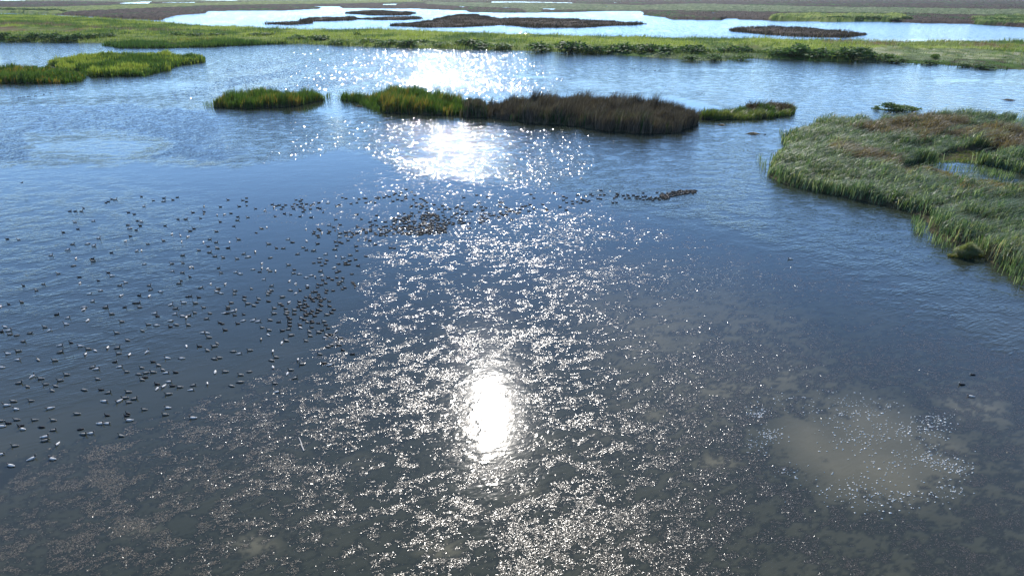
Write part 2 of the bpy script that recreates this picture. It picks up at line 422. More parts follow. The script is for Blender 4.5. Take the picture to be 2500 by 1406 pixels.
def blades(x, y, z0, h, wd, kidx, lean=(.25, .1), jit=.18, seg=2, droop=0.0):
    n = len(x)
    a = rng.uniform(0, math.pi, n); cx, cy = np.cos(a) * wd / 2, np.sin(a) * wd / 2
    sw = .35 + 1.3 * fbm(x / 4.5, y / 4.5, 2, 23)
    lx = (lean[0] * sw + rng.normal(0, jit, n)) * h; ly = (lean[1] + rng.normal(0, jit, n)) * h
    c = colours(kidx)
    if seg == 1:
        V = np.stack([np.column_stack([x - cx, y - cy, z0]), np.column_stack([x + cx, y + cy, z0]),
                      np.column_stack([x + lx, y + ly, z0 + h])], 1).reshape(-1, 3)
        b = np.arange(n) * 3
        return V, np.stack([b, b + 1, b + 2], 1), np.repeat(c, 3, 0)
    mx, my, mz = x + lx * .35, y + ly * .35, z0 + h * (.66 + droop * .18)
    V = np.stack([np.column_stack([x - cx, y - cy, z0]), np.column_stack([x + cx, y + cy, z0]),
                  np.column_stack([mx + cx, my + cy, mz]), np.column_stack([mx - cx, my - cy, mz]),
                  np.column_stack([x + lx * (1 + droop), y + ly, z0 + h * (1 - droop * .25)])], 1).reshape(-1, 3)
    b = np.arange(n) * 5
    T = np.concatenate([np.stack([b, b + 1, b + 2], 1), np.stack([b, b + 2, b + 3], 1), np.stack([b + 3, b + 2, b + 4], 1)])
    return V, T, np.repeat(c, 5, 0)

def pts_in(poly, n, holes=()):
    P = np.array(poly); lo, hi = P.min(0), P.max(0)
    ox = np.empty(0); oy = np.empty(0)
    while len(ox) < n:
        x = rng.uniform(lo[0], hi[0], n * 2); y = rng.uniform(lo[1], hi[1], n * 2)
        k = inside(x, y, poly)
        for h in holes: k &= ~inside(x, y, h)
        if k.sum() == 0: break
        ox = np.concatenate([ox, x[k]]); oy = np.concatenate([oy, y[k]])
    return ox[:n], oy[:n]

def area(poly):
    P = np.array(poly); x, y = P[:, 0], P[:, 1]
    return .5 * abs(np.dot(x, np.roll(y, -1)) - np.dot(y, np.roll(x, -1)))

def outline(front, back, h):
    f = [tuple(map(float, at(a, b))) for a, b in front]; k = []
    fy = sorted(front)
    for a, b in back:                     # tops are seen against what lies behind; keep the bed at least a strip deep
        x, y = map(float, at(a, b, h)); b0 = np.interp(a, [q[0] for q in fy], [q[1] for q in fy]); x1, y1 = map(float, at(a, b0))
        y2 = max(y, y1 * 1.012 + .5); k.append((x * y2 / y, y2))
    return f + k[::-1]

def rough_outline(poly, amp, step, seed):
    out = []
    n = len(poly)
    for i in range(n):
        x0, y0 = poly[i]; x1, y1 = poly[(i + 1) % n]; L_ = math.hypot(x1 - x0, y1 - y0); k = max(1, min(60, int(L_ / step)))
        for j in range(k):
            t = j / k; x = x0 + (x1 - x0) * t; y = y0 + (y1 - y0) * t
            x += amp * 4.5 * (float(fbm(x / (step * 2.2), y / (step * 2.2), 3, seed)) - .5); y += amp * 4.5 * (float(fbm(x / (step * 2.2) + 40, y / (step * 2.2), 3, seed + 3)) - .5)
            out.append((x, y))
    return out

def mound(poly, cell, hfun, kfun, holes=(), cy=None):
    """the filler between the stems of a bed, as an uneven raised sheet with a skirt"""
    P = np.array(poly); lo, hi = P.min(0), P.max(0); cy = cy or cell
    X, Y = np.meshgrid(np.arange(lo[0] - cell, hi[0] + 2 * cell, cell), np.arange(lo[1] - cy, hi[1] + 2 * cy, cy))
    X = X + rng.uniform(-.3, .3, X.shape) * cell; Y = Y + rng.uniform(-.3, .3, Y.shape) * cy
    ins = inside(X, Y, poly); d = edge_dist(X, Y, poly)
    for h in holes:
        ih = inside(X, Y, h); ins &= ~ih; d = np.minimum(d, edge_dist(X, Y, h))
    Z = np.where(ins, -.12 + (.12 + hfun(X, Y)) * sstep(.3 * cell, 2.6 * cell, d), -.25)
    n0, n1 = X.shape; id_ = np.arange(n0 * n1).reshape(n0, n1)
    F4 = np.stack([id_[:-1, :-1], id_[:-1, 1:], id_[1:, 1:], id_[1:, :-1]], -1)
    kp = (ins[:-1, :-1] | ins[:-1, 1:] | ins[1:, 1:] | ins[1:, :-1])
    Q = F4[kp]
    used = np.unique(Q); rm = np.full(n0 * n1, -1); rm[used] = np.arange(len(used))
    x, y, z = X.ravel()[used], Y.ravel()[used], Z.ravel()[used]
    return np.stack([x, y, z], 1), rm[Q], colours(kfun(x, y))

def zone_keys(x, y, zones, default):
    """which plant grows at x, y; zones = [(photo outline, key or (keyA,keyB), mix scale m)]"""
    px, py = pix(x, y)
    out = np.full(len(x), KEYS.index(default))
    for poly, keys, sc_ in zones:
        k = inside(px, py, poly)
        if isinstance(keys, str): out[k] = KEYS.index(keys)
        else:
            n = fbm(x[k] / sc_, y[k] / sc_ * (.7 if sc_ < 45 else .3), 3, 77) + rng.normal(0, .05 if sc_ < 45 else .025, k.sum())
            qs = np.linspace(.40, .60, len(keys) + 1)[1:-1]
            j = np.digitize(n, qs)
            out[k] = np.array([KEYS.index(q) for q in keys])[j]
    return out

def bed_thing(name, label, cat, poly, hgt, per, wd, zones, default, mat=None, holes=(), cell=1.0, cy=None, lean=(.2, .05), jit=.15,
              seg=2, droop=0.0, hz=(), fill=.5, group=None, cap=400000, fillkey='shade_fill', rootz=0.0, edge=1.0):
    cx = float(np.mean([p[0] for p in poly])); cyy = float(np.mean([p[1] for p in poly]))
    root = empty(name, (cx, cyy, 0)); tag(root, label, cat, group)
    def hf(x, y):
        px, py = pix(x, y); h = np.full(np.shape(x), float(hgt))
        for pz, v in hz: h = np.where(inside(px, py, pz), v, h)
        return h * (.30 + 1.4 * fbm(x / (3.2 * cell), y / (3.2 * cell), 3, 21))
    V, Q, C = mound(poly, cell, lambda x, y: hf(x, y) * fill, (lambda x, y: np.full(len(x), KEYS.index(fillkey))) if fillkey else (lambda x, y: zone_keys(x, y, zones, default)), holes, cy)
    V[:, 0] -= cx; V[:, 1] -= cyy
    o = link('bed_fill', raw_mesh('bed_fill', V, Q, C, True), M_FILL, root); tag(o, kind='stuff')
    n = min(cap, int(area(poly) * per))
    x, y = pts_in(poly, n, holes)
    k = zone_keys(x, y, zones, default)
    h = hf(x, y) * (.45 + .85 * rng.random(len(x)) ** .8) * (.72 + .56 * vn(x / (.9 * cell), y / (.9 * cell), 33))
    # ragged, thinner rim
    d = edge_dist(x, y, poly); h *= .75 + .25 * sstep(0, edge * 2, d)
    kp = rng.random(len(x)) < sstep(-.6 * edge, 1.6 * edge, d - 2.2 * edge * (fbm(x / (2 * cell), y / (2 * cell), 3, 31) - .35))
    x, y, h, k = x[kp], y[kp], h[kp], k[kp]
    w_ = wd * rng.uniform(.6, 1.4, len(x)) * np.clip(y / 95, .5, 1)
    V, T, C = blades(x - cx, y - cyy, np.full(len(x), -.05), h, w_, k, lean, jit, seg, droop)
    o = link('reeds', raw_mesh('reeds', V, T, C), mat or M_LEAF, root); tag(o, kind='stuff')
    print(name, len(T), int(area(poly)))
    return root

# --- right-hand marsh
rm_front = [(1913, 335), (1915, 362), (1880, 384), (1866, 400), (1872, 425), (1900, 445), (1960, 462), (2040, 482), (2120, 498), (2200, 512), (2243, 530), (2255, 562),
            (2300, 592), (2350, 612), (2410, 634), (2450, 655), (2500, 695), (2620, 780), (2900, 900)]
rm_back = [(1915, 312), (1950, 298), (2010, 286), (2035, 276), (2110, 282), (2200, 276), (2290, 268), (2400, 272), (2500, 266), (2900, 268)]
poly = rough_outline(outline(rm_front, rm_back, 1.9), .7, 3.0, 3)
P1 = [tuple(map(float, at(a, b))) for a, b in [(2245, 405), (2290, 398), (2350, 397), (2400, 402), (2450, 412), (2500, 425), (2560, 430), (2560, 446), (2470, 447), (2400, 440), (2360, 438), (2310, 422)]]
P2 = [tuple(map(float, at(a, b))) for a, b in [(2425, 318), (2450, 300), (2490, 288), (2700, 285), (2700, 332), (2500, 336)]]
zones = [([(1860, 280), (2900, 250), (2900, 980), (1860, 700)], ('blue', 'green', 'sage', 'blue', 'green', 'pale', 'blue'), 6),
         ([(1860, 380), (2100, 400), (2300, 470), (2500, 560), (2900, 700), (2900, 1000), (2400, 700), (2100, 520), (1860, 450)], ('blue', 'green', 'blue', 'pale', 'blue'), 4),
         ([(2020, 372), (2100, 385), (2200, 410), (2250, 440), (2210, 450), (2100, 415), (2000, 392)], ('brown', 'brown', 'pale'), 5),
         ([(2060, 335), (2120, 312), (2250, 298), (2330, 300), (2360, 320), (2250, 362), (2180, 356)], ('brown', 'green', 'brown'), 6),
         ([(2290, 350), (2380, 322), (2600, 345), (2900, 380), (2900, 430), (2500, 395), (2420, 372)], ('brown', 'pale', 'brown'), 6),
         ([(2020, 284), (2120, 286), (2240, 290), (2230, 298), (2100, 294), (2000, 290)], ('rush', 'brown'), 4),
         ([(2160, 420), (2240, 402), (2330, 425), (2440, 450), (2560, 460), (2900, 480), (2900, 540), (2500, 500), (2380, 470), (2230, 445)], ('mead', 'mead', 'gold'), 5),
         ([(2270, 392), (2310, 376), (2420, 372), (2440, 392), (2350, 397)], 'mead', 5),
         ([(2330, 480), (2500, 520), (2900, 560), (2900, 600), (2500, 545), (2350, 505)], ('brown', 'green'), 4)]
hz = [([(2150, 425), (2240, 400), (2330, 418), (2440, 445), (2900, 455), (2900, 500), (2500, 492), (2380, 468), (2230, 445)], .35),
      ([(2270, 396), (2310, 374), (2430, 370), (2450, 396), (2350, 400)], .4),
      ([(2180, 375), (2270, 360), (2280, 390), (2200, 395)], 1.1)]
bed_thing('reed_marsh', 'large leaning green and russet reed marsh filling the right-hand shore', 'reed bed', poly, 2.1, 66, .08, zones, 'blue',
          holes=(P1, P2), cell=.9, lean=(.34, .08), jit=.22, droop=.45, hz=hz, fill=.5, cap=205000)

# --- islands in the near lagoon
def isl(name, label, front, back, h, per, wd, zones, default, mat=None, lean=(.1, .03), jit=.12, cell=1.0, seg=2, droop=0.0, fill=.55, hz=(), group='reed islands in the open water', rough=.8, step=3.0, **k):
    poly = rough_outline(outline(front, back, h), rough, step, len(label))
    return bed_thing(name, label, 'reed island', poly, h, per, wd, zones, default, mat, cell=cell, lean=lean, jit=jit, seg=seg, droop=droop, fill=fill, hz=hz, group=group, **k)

ALL = [(-900, -20), (3400, -20), (3400, 2000), (-900, 2000)]
isl('reed_island', 'green and ochre reed island with a thin pole, left of the middle row',
    [(513, 262), (600, 267), (700, 263), (752, 254), (800, 245)], [(516, 236), (560, 224), (640, 215), (720, 221), (800, 227)], 2.3, 42, .10,
    [(ALL, ('green', 'gold', 'green'), 5)], 'green', jit=.10)
isl('reed_island', 'green reed island with golden top touching the dark rushes, glitter behind it',
    [(832, 246), (880, 252), (914, 262), (926, 277), (1000, 280), (1050, 282), (1100, 284), (1140, 282)], [(834, 228), (900, 227), (960, 213), (1040, 219), (1100, 232), (1132, 236)], 2.3, 42, .10,
    [(ALL, ('green', 'gold', 'gold', 'green'), 5)], 'green', jit=.10)
isl('rush_island', 'small dark rush clump between the golden reeds and the big rush island',
    [(1122, 286), (1160, 288), (1194, 288)], [(1124, 236), (1160, 236), (1192, 246)], 2.6, 75, .08, [(ALL, ('rush', 'deep', 'rush'), 4)], 'rush', M_RUSH, lean=(.12, .05))
isl('rush_island', 'long dark brown rush island with spiky tops in the middle water',
    [(1190, 287), (1260, 299), (1330, 303), (1400, 311), (1480, 319), (1560, 326), (1610, 327), (1660, 327), (1684, 314), (1712, 292)],
    [(1190, 245), (1250, 236), (1300, 233), (1360, 234), (1440, 232), (1520, 238), (1600, 243), (1660, 254), (1700, 272)], 2.9, 62, .08,
    [(ALL, ('rush', 'heath', 'rush'), 5), ([(1150, 286), (1300, 298), (1700, 322), (1700, 340), (1150, 300)], ('rush', 'deep', 'rush', 'rush'), 3)], 'rush', M_RUSH, lean=(.18, .06), jit=.16)
isl('marsh_island', 'low brown and green marsh island right of the dark rushes',
    [(1700, 291), (1760, 294), (1820, 294), (1880, 292), (1920, 287), (1940, 270)], [(1700, 270), (1770, 263), (1800, 254), (1880, 247), (1936, 252)], 1.6, 50, .11,
    [(ALL, ('green', 'heath', 'heath'), 4), ([(1700, 284), (1940, 280), (1940, 300), (1700, 300)], ('green', 'mead'), 3)], 'heath', lean=(.25, .1), jit=.3)
isl('marsh_island', 'tiny grassy island with a dark bush off the right marsh',
    [(2122, 266), (2160, 271), (2200, 273), (2235, 271), (2251, 268)], [(2122, 264.5), (2165, 264), (2200, 265), (2250, 267)], .35, 60, .12, [(ALL, ('mead', 'green'), 3)], 'mead', cell=.8, rough=.3)
isl('reed_island', 'broad bright green reed island near the left edge of the lagoon',
    [(116, 158), (150, 172), (210, 184), (230, 188), (350, 188), (372, 180), (425, 172), (440, 161), (494, 153)], [(118, 146), (200, 133), (300, 128), (400, 127), (440, 131), (494, 133)], 2.2, 12, .22,
    [(ALL, ('green', 'deep', 'green', 'lime'), 14)], 'green', cell=2, lean=(.08, .02), rough=1.6, step=6)
isl('reed_island', 'green and golden reed island cut off by the left photo edge',
    [(-200, 207), (60, 206), (150, 204), (200, 197), (214, 188)], [(-200, 166), (50, 163), (120, 164), (190, 174), (212, 181)], 2.0, 16, .2,
    [(ALL, ('green', 'gold', 'green'), 10)], 'green', cell=2, lean=(.08, .02), rough=1.2, step=6)
isl('reed_bed', 'dark green reed bed standing in the water before the left levee',
    [(243, 112), (290, 118), (380, 119), (500, 116), (640, 110), (700, 108)], [(250, 103), (330, 96), (500, 93), (640, 94), (700, 99)], 2.2, 5, .4,
    [(ALL, ('deep', 'green', 'deep'), 25), ([(330, 80), (520, 80), (520, 108), (330, 104)], ('gold', 'green', 'rush'), 20)], 'deep', cell=4, seg=1, rough=2, step=12, group=None)
# thin outliers standing in the water
def outliers(spec, name, label, key, h, wd, mat=None, lean=(.1, .05)):
    X = []; Y = []
    for x0, y0, x1, y1, s, n in spec:
        t = rng.random(n); px = x0 + (x1 - x0) * t + rng.normal(0, s, n); py = y0 + (y1 - y0) * t + rng.normal(0, s * .35, n)
        a, b = at(px, py); X.append(a); Y.append(b)
    x = np.concatenate(X); y = np.concatenate(Y)
    V, T, C = blades(x, y, np.full(len(x), -.05), h * rng.uniform(.5, 1.1, len(x)), np.full(len(x), wd), np.full(len(x), KEYS.index(key)), lean, .15)
    o = link(name, raw_mesh(name, V, T, C), mat or M_LEAF); tag(o, label, 'reeds', kind='stuff')
outliers([(1855, 385, 1870, 430, 5, 60), (1905, 318, 1912, 350, 3, 50), (2236, 535, 2250, 575, 9, 120), (2270, 585, 2330, 612, 9, 70), (2440, 640, 2500, 700, 10, 120),
          (1890, 440, 2000, 472, 6, 80)], 'sparse_reeds', 'thin green reeds standing in water along the right marsh edge', 'blue', 1.2, .05)
outliers([(2250, 404, 2480, 436, 9, 260), (2400, 420, 2470, 440, 8, 160)], 'sparse_reeds', 'sparse reeds standing in the small marsh pond on the right', 'blue', 1.2, .05, None, (.12, .02))
outliers([(2430, 318, 2500, 300, 9, 160), (2440, 300, 2520, 320, 9, 180)], 'sparse_reeds', 'tall sparse reeds in the open pool at the right edge of the marsh', 'blue', 1.9, .06, None, (.25, .02))
outliers([(505, 258, 520, 262, 5, 40), (795, 240, 806, 236, 4, 40), (832, 238, 850, 236, 6, 60), (900, 256, 930, 272, 8, 160), (838, 243, 905, 250, 6, 800), (885, 252, 925, 266, 7, 500)], 'sparse_reeds', 'thin green reed stems at the tips of the two golden reed islands', 'green', 1.7, .07)

# --- levee bank
lv_front = [(-500, 100), (-60, 102), (130, 103), (235, 105), (300, 109), (500, 111), (640, 109), (730, 108), (820, 113), (900, 116), (1040, 119), (1160, 121), (1250, 124), (1400, 130), (1480, 134), (1560, 141),
            (1640, 145), (1700, 149), (1760, 150), (1820, 146), (1850, 143), (1900, 144), (2000, 148), (2100, 152), (2200, 154), (2245, 158), (2300, 159), (2345, 165), (2430, 170), (2560, 175), (3100, 195)]
lv_back = [(-500, 29), (-60, 33), (100, 35), (200, 40), (300, 46), (400, 51), (470, 58), (600, 63), (760, 69), (900, 68), (1040, 73), (1200, 78), (1400, 82), (1600, 86), (1750, 88), (1900, 90), (2080, 94), (2200, 97),
           (2330, 93), (2450, 95), (2560, 97), (3100, 100)]
poly = rough_outline(outline(lv_front, lv_back, 2.3), 3, 14, 9)
lz = [(ALL, ('lime', 'olive', 'lime', 'green'), 22),
      ([(-500, 82), (200, 84), (280, 92), (700, 98), (1000, 106), (1300, 112), (1500, 118), (1700, 130), (1700, 160), (-500, 130)], ('olive', 'green', 'olive'), 14),
      ([(-500, 70), (0, 70), (150, 72), (230, 78), (180, 84), (0, 82), (-500, 82)], ('brown', 'mead'), 20),
      ([(-500, 60), (0, 59), (100, 58), (230, 70), (420, 76), (600, 84), (420, 82), (200, 74), (100, 66), (-500, 68)], ('rush', 'green'), 16),
      ([(1480, 130), (1700, 140), (1830, 132), (1960, 140), (1980, 152), (1700, 156), (1480, 142)], ('sage', 'green'), 8),
      ([(1720, 118), (1860, 118), (1900, 128), (1830, 140), (1720, 130)], ('sage', 'mead'), 8),
      ([(2090, 125), (2170, 121), (2380, 126), (2450, 136), (3100, 145), (3100, 200), (2200, 165), (2080, 155)], ('sage', 'mead', 'green', 'pale'), 8),
      ([(2160, 145), (2330, 148), (2450, 150), (2500, 155), (2560, 176), (2300, 164), (2180, 157)], ('sage', 'heath', 'green'), 8),
      ([(2000, 106), (2400, 110), (2560, 122), (2560, 128), (2380, 122), (2000, 114)], ('olive', 'brown'), 10)]
lh = [([(2085, 126), (2170, 122), (2380, 127), (2450, 138), (3100, 148), (3100, 210), (2200, 175), (2080, 160)], 1.1),
      ([(-500, 71), (0, 71), (150, 73), (230, 79), (180, 84), (0, 83), (-500, 84)], .4),
      ([(1480, 130), (1600, 138), (1700, 147), (1830, 142), (1960, 143), (1980, 160), (1700, 160), (1480, 150)], .9),
      ([(1720, 119), (1860, 119), (1890, 130), (1830, 138), (1720, 130)], .6)]
bed_thing('levee_bank', 'long levee of bright green reeds dividing the near lagoon from the far one', 'reed bank', poly, 2.5, 4.2, .42, lz, 'lime', cell=3.2, cy=5, seg=1, jit=.25, lean=(.2, .02), hz=lh, fill=.55,
          cap=280000, fillkey=None)

# --- islands in the far lagoon
def far(label, front, back, h=2.2, keys=('heath', 'rush', 'heath'), per=.9, wd=.8, name='rush_island'):
    poly = rough_outline(outline(front, back, h), 5, 18, len(label) + 5)
    return bed_thing(name, label, 'marsh island', poly, h, per, wd, [(ALL, keys, 30)], keys[0], M_RUSH, cell=6, cy=9, seg=1, jit=.3, fill=.7, fillkey=None, cap=60000, group='dark islands in the far lagoon')
far('dark rush spit, nearer left one of the far lagoon', [(642, 60), (700, 62), (765, 58), (772, 54), (860, 51), (882, 48)], [(648, 54), (728, 51), (745, 42), (850, 40), (882, 44)])
far('narrow dark rush island behind the others left of the far centre', [(850, 34), (900, 38), (1000, 38), (1016, 34)], [(856, 27), (920, 25), (1000, 29), (1014, 31)])
far('dark rush strip joining the spit to the far centre', [(872, 48), (940, 50), (984, 50), (1026, 46)], [(872, 42), (940, 40), (1000, 40), (1024, 43)])
far('longest dark rush island, in the centre of the far lagoon', [(960, 64), (1050, 68), (1130, 68), (1210, 62), (1300, 68), (1420, 69), (1500, 64), (1576, 60)],
    [(966, 57), (1050, 47), (1112, 34), (1170, 34), (1212, 44), (1290, 42), (1400, 44), (1450, 49), (1576, 56)])
far('oval dark brown island alone on the right of the far lagoon', [(1770, 75), (1850, 84), (1950, 91), (2060, 93), (2112, 87)], [(1776, 69), (1850, 64), (1960, 63), (2060, 74), (2112, 81)], keys=('heath', 'rush', 'heath'))
# --- far marsh to the horizon
fm_front = [(-900, 27), (-60, 30), (120, 36), (210, 41), (300, 47), (394, 50), (402, 45), (430, 38), (500, 33), (505, 28), (600, 26), (700, 26), (778, 22), (783, 20), (745, 16), (830, 16), (838, 20), (900, 21), (1000, 21), (1100, 25), (1140, 26), (1150, 30),
            (1250, 32), (1320, 31), (1400, 30), (1500, 27), (1570, 28), (1574, 37), (1606, 41), (1626, 43), (1640, 48), (1760, 50), (1775, 45), (1798, 45), (1804, 48), (1900, 51), (2050, 54), (2130, 52), (2250, 57), (2372, 59), (2480, 66), (2560, 70), (3400, 95)]
fm_back = [(-900, -5), (3400, -5)]
poly = outline(fm_front, fm_back, 0)
def chan(*p): return [tuple(map(float, at(a, b))) for a, b in p]
fh = [chan((280, 9), (350, 4.5), (372, 5), (362, 11), (300, 11)), chan((-100, -1), (65, 0), (65, 2.5), (-100, 3.5)), chan((470, -1), (560, -1), (600, 3.2), (500, 2)),
      chan((1196, 5), (1260, 4.5), (1400, 7), (1402, 10), (1300, 8), (1200, 8)), chan((930, 11), (972, 10), (965, 15), (932, 14)), chan((1210, 20), (1250, 19), (1236, 23)),
      chan((1318, 21), (1362, 22), (1350, 27), (1328, 26)), chan((1450, 17), (1490, 16.5), (1485, 19)), chan((1116, 16), (1146, 17), (1130, 20)), chan((390, 7), (480, 6), (480, 9), (400, 9)),
      chan((1495, 6.5), (1535, 7), (1530, 8.5), (1496, 8.2)), chan((1714, 33), (1756, 31), (1750, 35), (1720, 36)), chan((2218, 34), (2266, 33), (2262, 36), (2222, 37)), chan((2440, -3), (2700, -3), (2700, 2), (2500, 1.5))]
fz = [(ALL, ('heath', 'deep', 'heath', 'heath'), 150),
      ([(-900, -6), (170, -2), (900, -3), (1500, -5), (1500, 0), (900, 4), (500, 6), (300, 7), (180, 4), (-900, 3)], 'sage', 60),
      ([(-900, 22), (0, 21), (140, 19), (280, 15), (480, 9), (640, 5), (1000, 1), (1040, 6), (830, 11), (640, 13), (500, 16), (330, 24), (170, 31), (150, 37), (-60, 37), (-900, 33)], ('olive', 'sage', 'olive'), 50),
      ([(1040, 5), (1200, 9), (1400, 11), (1560, 15), (1700, 11), (2000, 19), (2500, 26), (3400, 44), (3400, 62), (2500, 42), (2200, 36), (1900, 32), (1600, 28), (1350, 27), (1200, 21), (1100, 16), (1040, 12)], 'sage', 50),
      ([(1880, 46), (1910, 38), (2200, 41), (2230, 52), (2100, 57), (1880, 54)], ('olive', 'green', 'lime'), 12),
      ([(2370, 50), (2450, 43), (2700, 48), (2700, 66), (2480, 64), (2380, 61)], ('olive', 'green'), 12),
      ([(1270, 24), (1310, 22), (1330, 33), (1290, 34)], 'sage', 30)]
root = bed_thing('far_marsh', 'brown and sage green marshland with thin channels stretching to the horizon', 'marsh', poly, 2.0, .05, 3.2, fz, 'heath', M_RUSH, holes=fh, cell=14, cy=20, seg=1, jit=.3, fill=.75, cap=260000, fillkey=None, lean=(.1, 0)) if False else None

def far_marsh():
    """laid out with rows that widen with distance"""
    xs = np.arange(-880, 3380, 5.0)
    ys = np.concatenate([np.arange(98, 20, -1.0), np.arange(20, -4.6, -.6)])
    A, B = np.meshgrid(xs, ys); X, Y = at(A, B)
    X = X + rng.uniform(-.3, .3, X.shape) * np.gradient(X, axis=1); 
    ins = inside(X, Y, poly)
    for h in fh: ins &= ~inside(X, Y, h)
    px, py = pix(X.ravel(), Y.ravel()); 
    n = fbm(X / 9, Y / 22, 4, 90)
    hh = 2.6 * (.25 + n); 
    for pz, v in [(fz[4][0], 1.9), (fz[5][0], 1.9), ([(-60, 22), (150, 26), (150, 36), (-60, 34)], 1.8)]:
        hh = np.where(inside(A, B, pz), hh * v, hh)
    Z = np.where(ins, hh, -.25)
    n0, n1 = X.shape; id_ = np.arange(n0 * n1).reshape(n0, n1)
    F4 = np.stack([id_[:-1, :-1], id_[:-1, 1:], id_[1:, 1:], id_[1:, :-1]], -1)
    Q = F4[ins[:-1, :-1] | ins[:-1, 1:] | ins[1:, 1:] | ins[1:, :-1]]
    used = np.unique(Q); rm = np.full(n0 * n1, -1); rm[used] = np.arange(len(used))
    x, y, z = X.ravel()[used], Y.ravel()[used], Z.ravel()[used]
    k = zone_keys(x, y, fz, 'heath')
    root = empty('far_marsh', (0, 1500, 0)); tag(root, 'brown and sage green marshland with thin channels stretching to the horizon', 'marsh')
    o = link('bed_fill', raw_mesh('bed_fill', np.stack([x, y - 1500, z], 1), rm[Q], colours(k)), M_FILL, root); tag(o, kind='stuff')
    # tufts, scattered so that near ones are finer
    m_ = 170000
    a = rng.uniform(-300, 2800, m_); b = 98 - 102 * rng.random(m_) ** .8
    x, y = at(a, b); ins = inside(x, y, poly)
    for h in fh: ins &= ~inside(x, y, h)
    x, y, a, b = x[ins], y[ins], a[ins], b[ins]
    s = np.clip((y * CP) / F, .2, 3.0)
    k = zone_keys(x, y, fz, 'heath'); h = 2.6 * (.25 + fbm(x / 9, y / 22, 4, 90)) * rng.uniform(.95, 1.5, len(x))
    for pz, v in [(fz[4][0], 1.9), (fz[5][0], 1.9)]: h = np.where(inside(a, b, pz), h * v, h)
    V, T, C = blades(x, y - 1500, np.full(len(x), 0.0), h, s * 2.4, k, (.1, 0), .25, 1)
    o = link('reeds', raw_mesh('reeds', V, T, C), M_RUSH, root); tag(o, kind='stuff')
    print('far marsh', len(T))
far_marsh()

# ------------------------------------------------------------------ shrubs on the levee and the marsh
def shrub_mesh(seed, palette, n=650):
    r = np.random.default_rng(seed)
    lob = [(r.uniform(-.42, .42), r.uniform(-.4, .4), r.uniform(.25, .62), r.uniform(.26, .42)) for _ in range(9)] + [(0, 0, .4, .45)]
    V = []; T = []; C = []
    pal = np.array(palette)
    for cx, cy, cz, rr in lob:
        for _ in range(n // 10):
            d = r.normal(size=3); d /= np.linalg.norm(d); d[2] = abs(d[2]) * 1.0 - .25 if r.random() < .8 else d[2]
            p = np.array([cx, cy, cz]) + d * rr * r.uniform(.55, 1.08)
            if p[2] < .02: p[2] = r.uniform(.02, .2)
            s = r.uniform(.035, .085); a = r.normal(size=3); b = r.normal(size=3); a /= np.linalg.norm(a); b = np.cross(a, b); b /= np.linalg.norm(b)
            o = len(V); V += [p - a * s, p + b * s * .8, p + a * s * 1.2, p - b * s * .8]; T += [(o, o + 1, o + 2), (o, o + 2, o + 3)]
            C += [pal[r.integers(0, len(pal))] * r.uniform(.6, 1.4)] * 4
    # stems
    for _ in range(7):
        a = r.uniform(0, 6.28); q = np.array([math.cos(a), math.sin(a), 0]) * .25; o = len(V)
        V += [(-.02, 0, -.05), (.02, 0, -.05), (q[0] + .01, q[1], .5), (q[0] - .01, q[1], .5)]; T += [(o, o + 1, o + 2), (o, o + 2, o + 3)]; C += [(.06, .045, .03)] * 4
    return raw_mesh('shrub', V, T, np.array(C))
SH = [shrub_mesh(1, [(.04, .08, .03), (.08, .13, .045)]), shrub_mesh(2, [(.06, .11, .04), (.10, .16, .055)]), shrub_mesh(3, [(.08, .14, .045), (.14, .19, .06)]), shrub_mesh(4, [(.12, .17, .04), (.09, .14, .04)])]
for s in SH: s.materials.append(M_BUSH)
ORD0 = ['first', 'second', 'third', 'fourth', 'fifth', 'sixth', 'seventh', 'eighth', 'ninth', 'tenth', 'eleventh', 'twelfth', 'thirteenth', 'fourteenth', 'fifteenth', 'sixteenth', 'seventeenth', 'eighteenth', 'nineteenth', 'twentieth', 'twenty-first', 'twenty-second', 'twenty-third', 'twenty-fourth']
ORD = ORD0 + ['twenty-fifth', 'twenty-sixth', 'twenty-seventh', 'twenty-eighth', 'twenty-ninth', 'thirtieth'] + ['further'] * 40
def shrubs(rows, where, group):
    for tone in range(4):
        sel = sorted([r for r in rows if r[4] == tone])
        for i, (x, yb, wpx, hpx, tn) in enumerate(sel):
            a, b = at(x, yb); s = mpp(yb)
            o = link('shrub', SH[tn]); o.location = (float(a), float(b), 0)
            o.scale = (wpx * s * 1.3, wpx * s * 1.1, hpx * s * 1.25); o.rotation_euler = (0, 0, random.uniform(0, 6.28))
            look = ['darkest green', 'dark green', 'mid green leafy', 'light yellow-green'][tn]
            tag(o, f'{look} shrub, {ORD[i]} from left, {where}' if len(sel) > 1 else f'{look} shrub {where}', 'shrub', group)
shrubs([(12, 101, 26, 20, 0), (52, 102, 34, 17, 2), (88, 101, 30, 19, 0), (130, 102, 34, 19, 0), (165, 103, 36, 15, 1), (200, 102, 34, 18, 1), (232, 101, 28, 17, 0), (262, 96, 34, 14, 0), (306, 89, 18, 10, 1)],
       'on the left levee end', 'shrubs on the left end of the levee')
shrubs([(435, 92, 34, 11, 1), (482, 93, 32, 11, 0), (530, 92, 34, 10, 0), (640, 93, 46, 12, 0), (672, 92, 26, 10, 1), (722, 103, 40, 15, 1), (780, 104, 40, 16, 0), (830, 110, 34, 13, 2), (872, 92, 14, 12, 0), (905, 111, 40, 14, 1), (950, 113, 44, 14, 1)],
       'on the left half of the levee', 'shrubs on the left half of the levee')
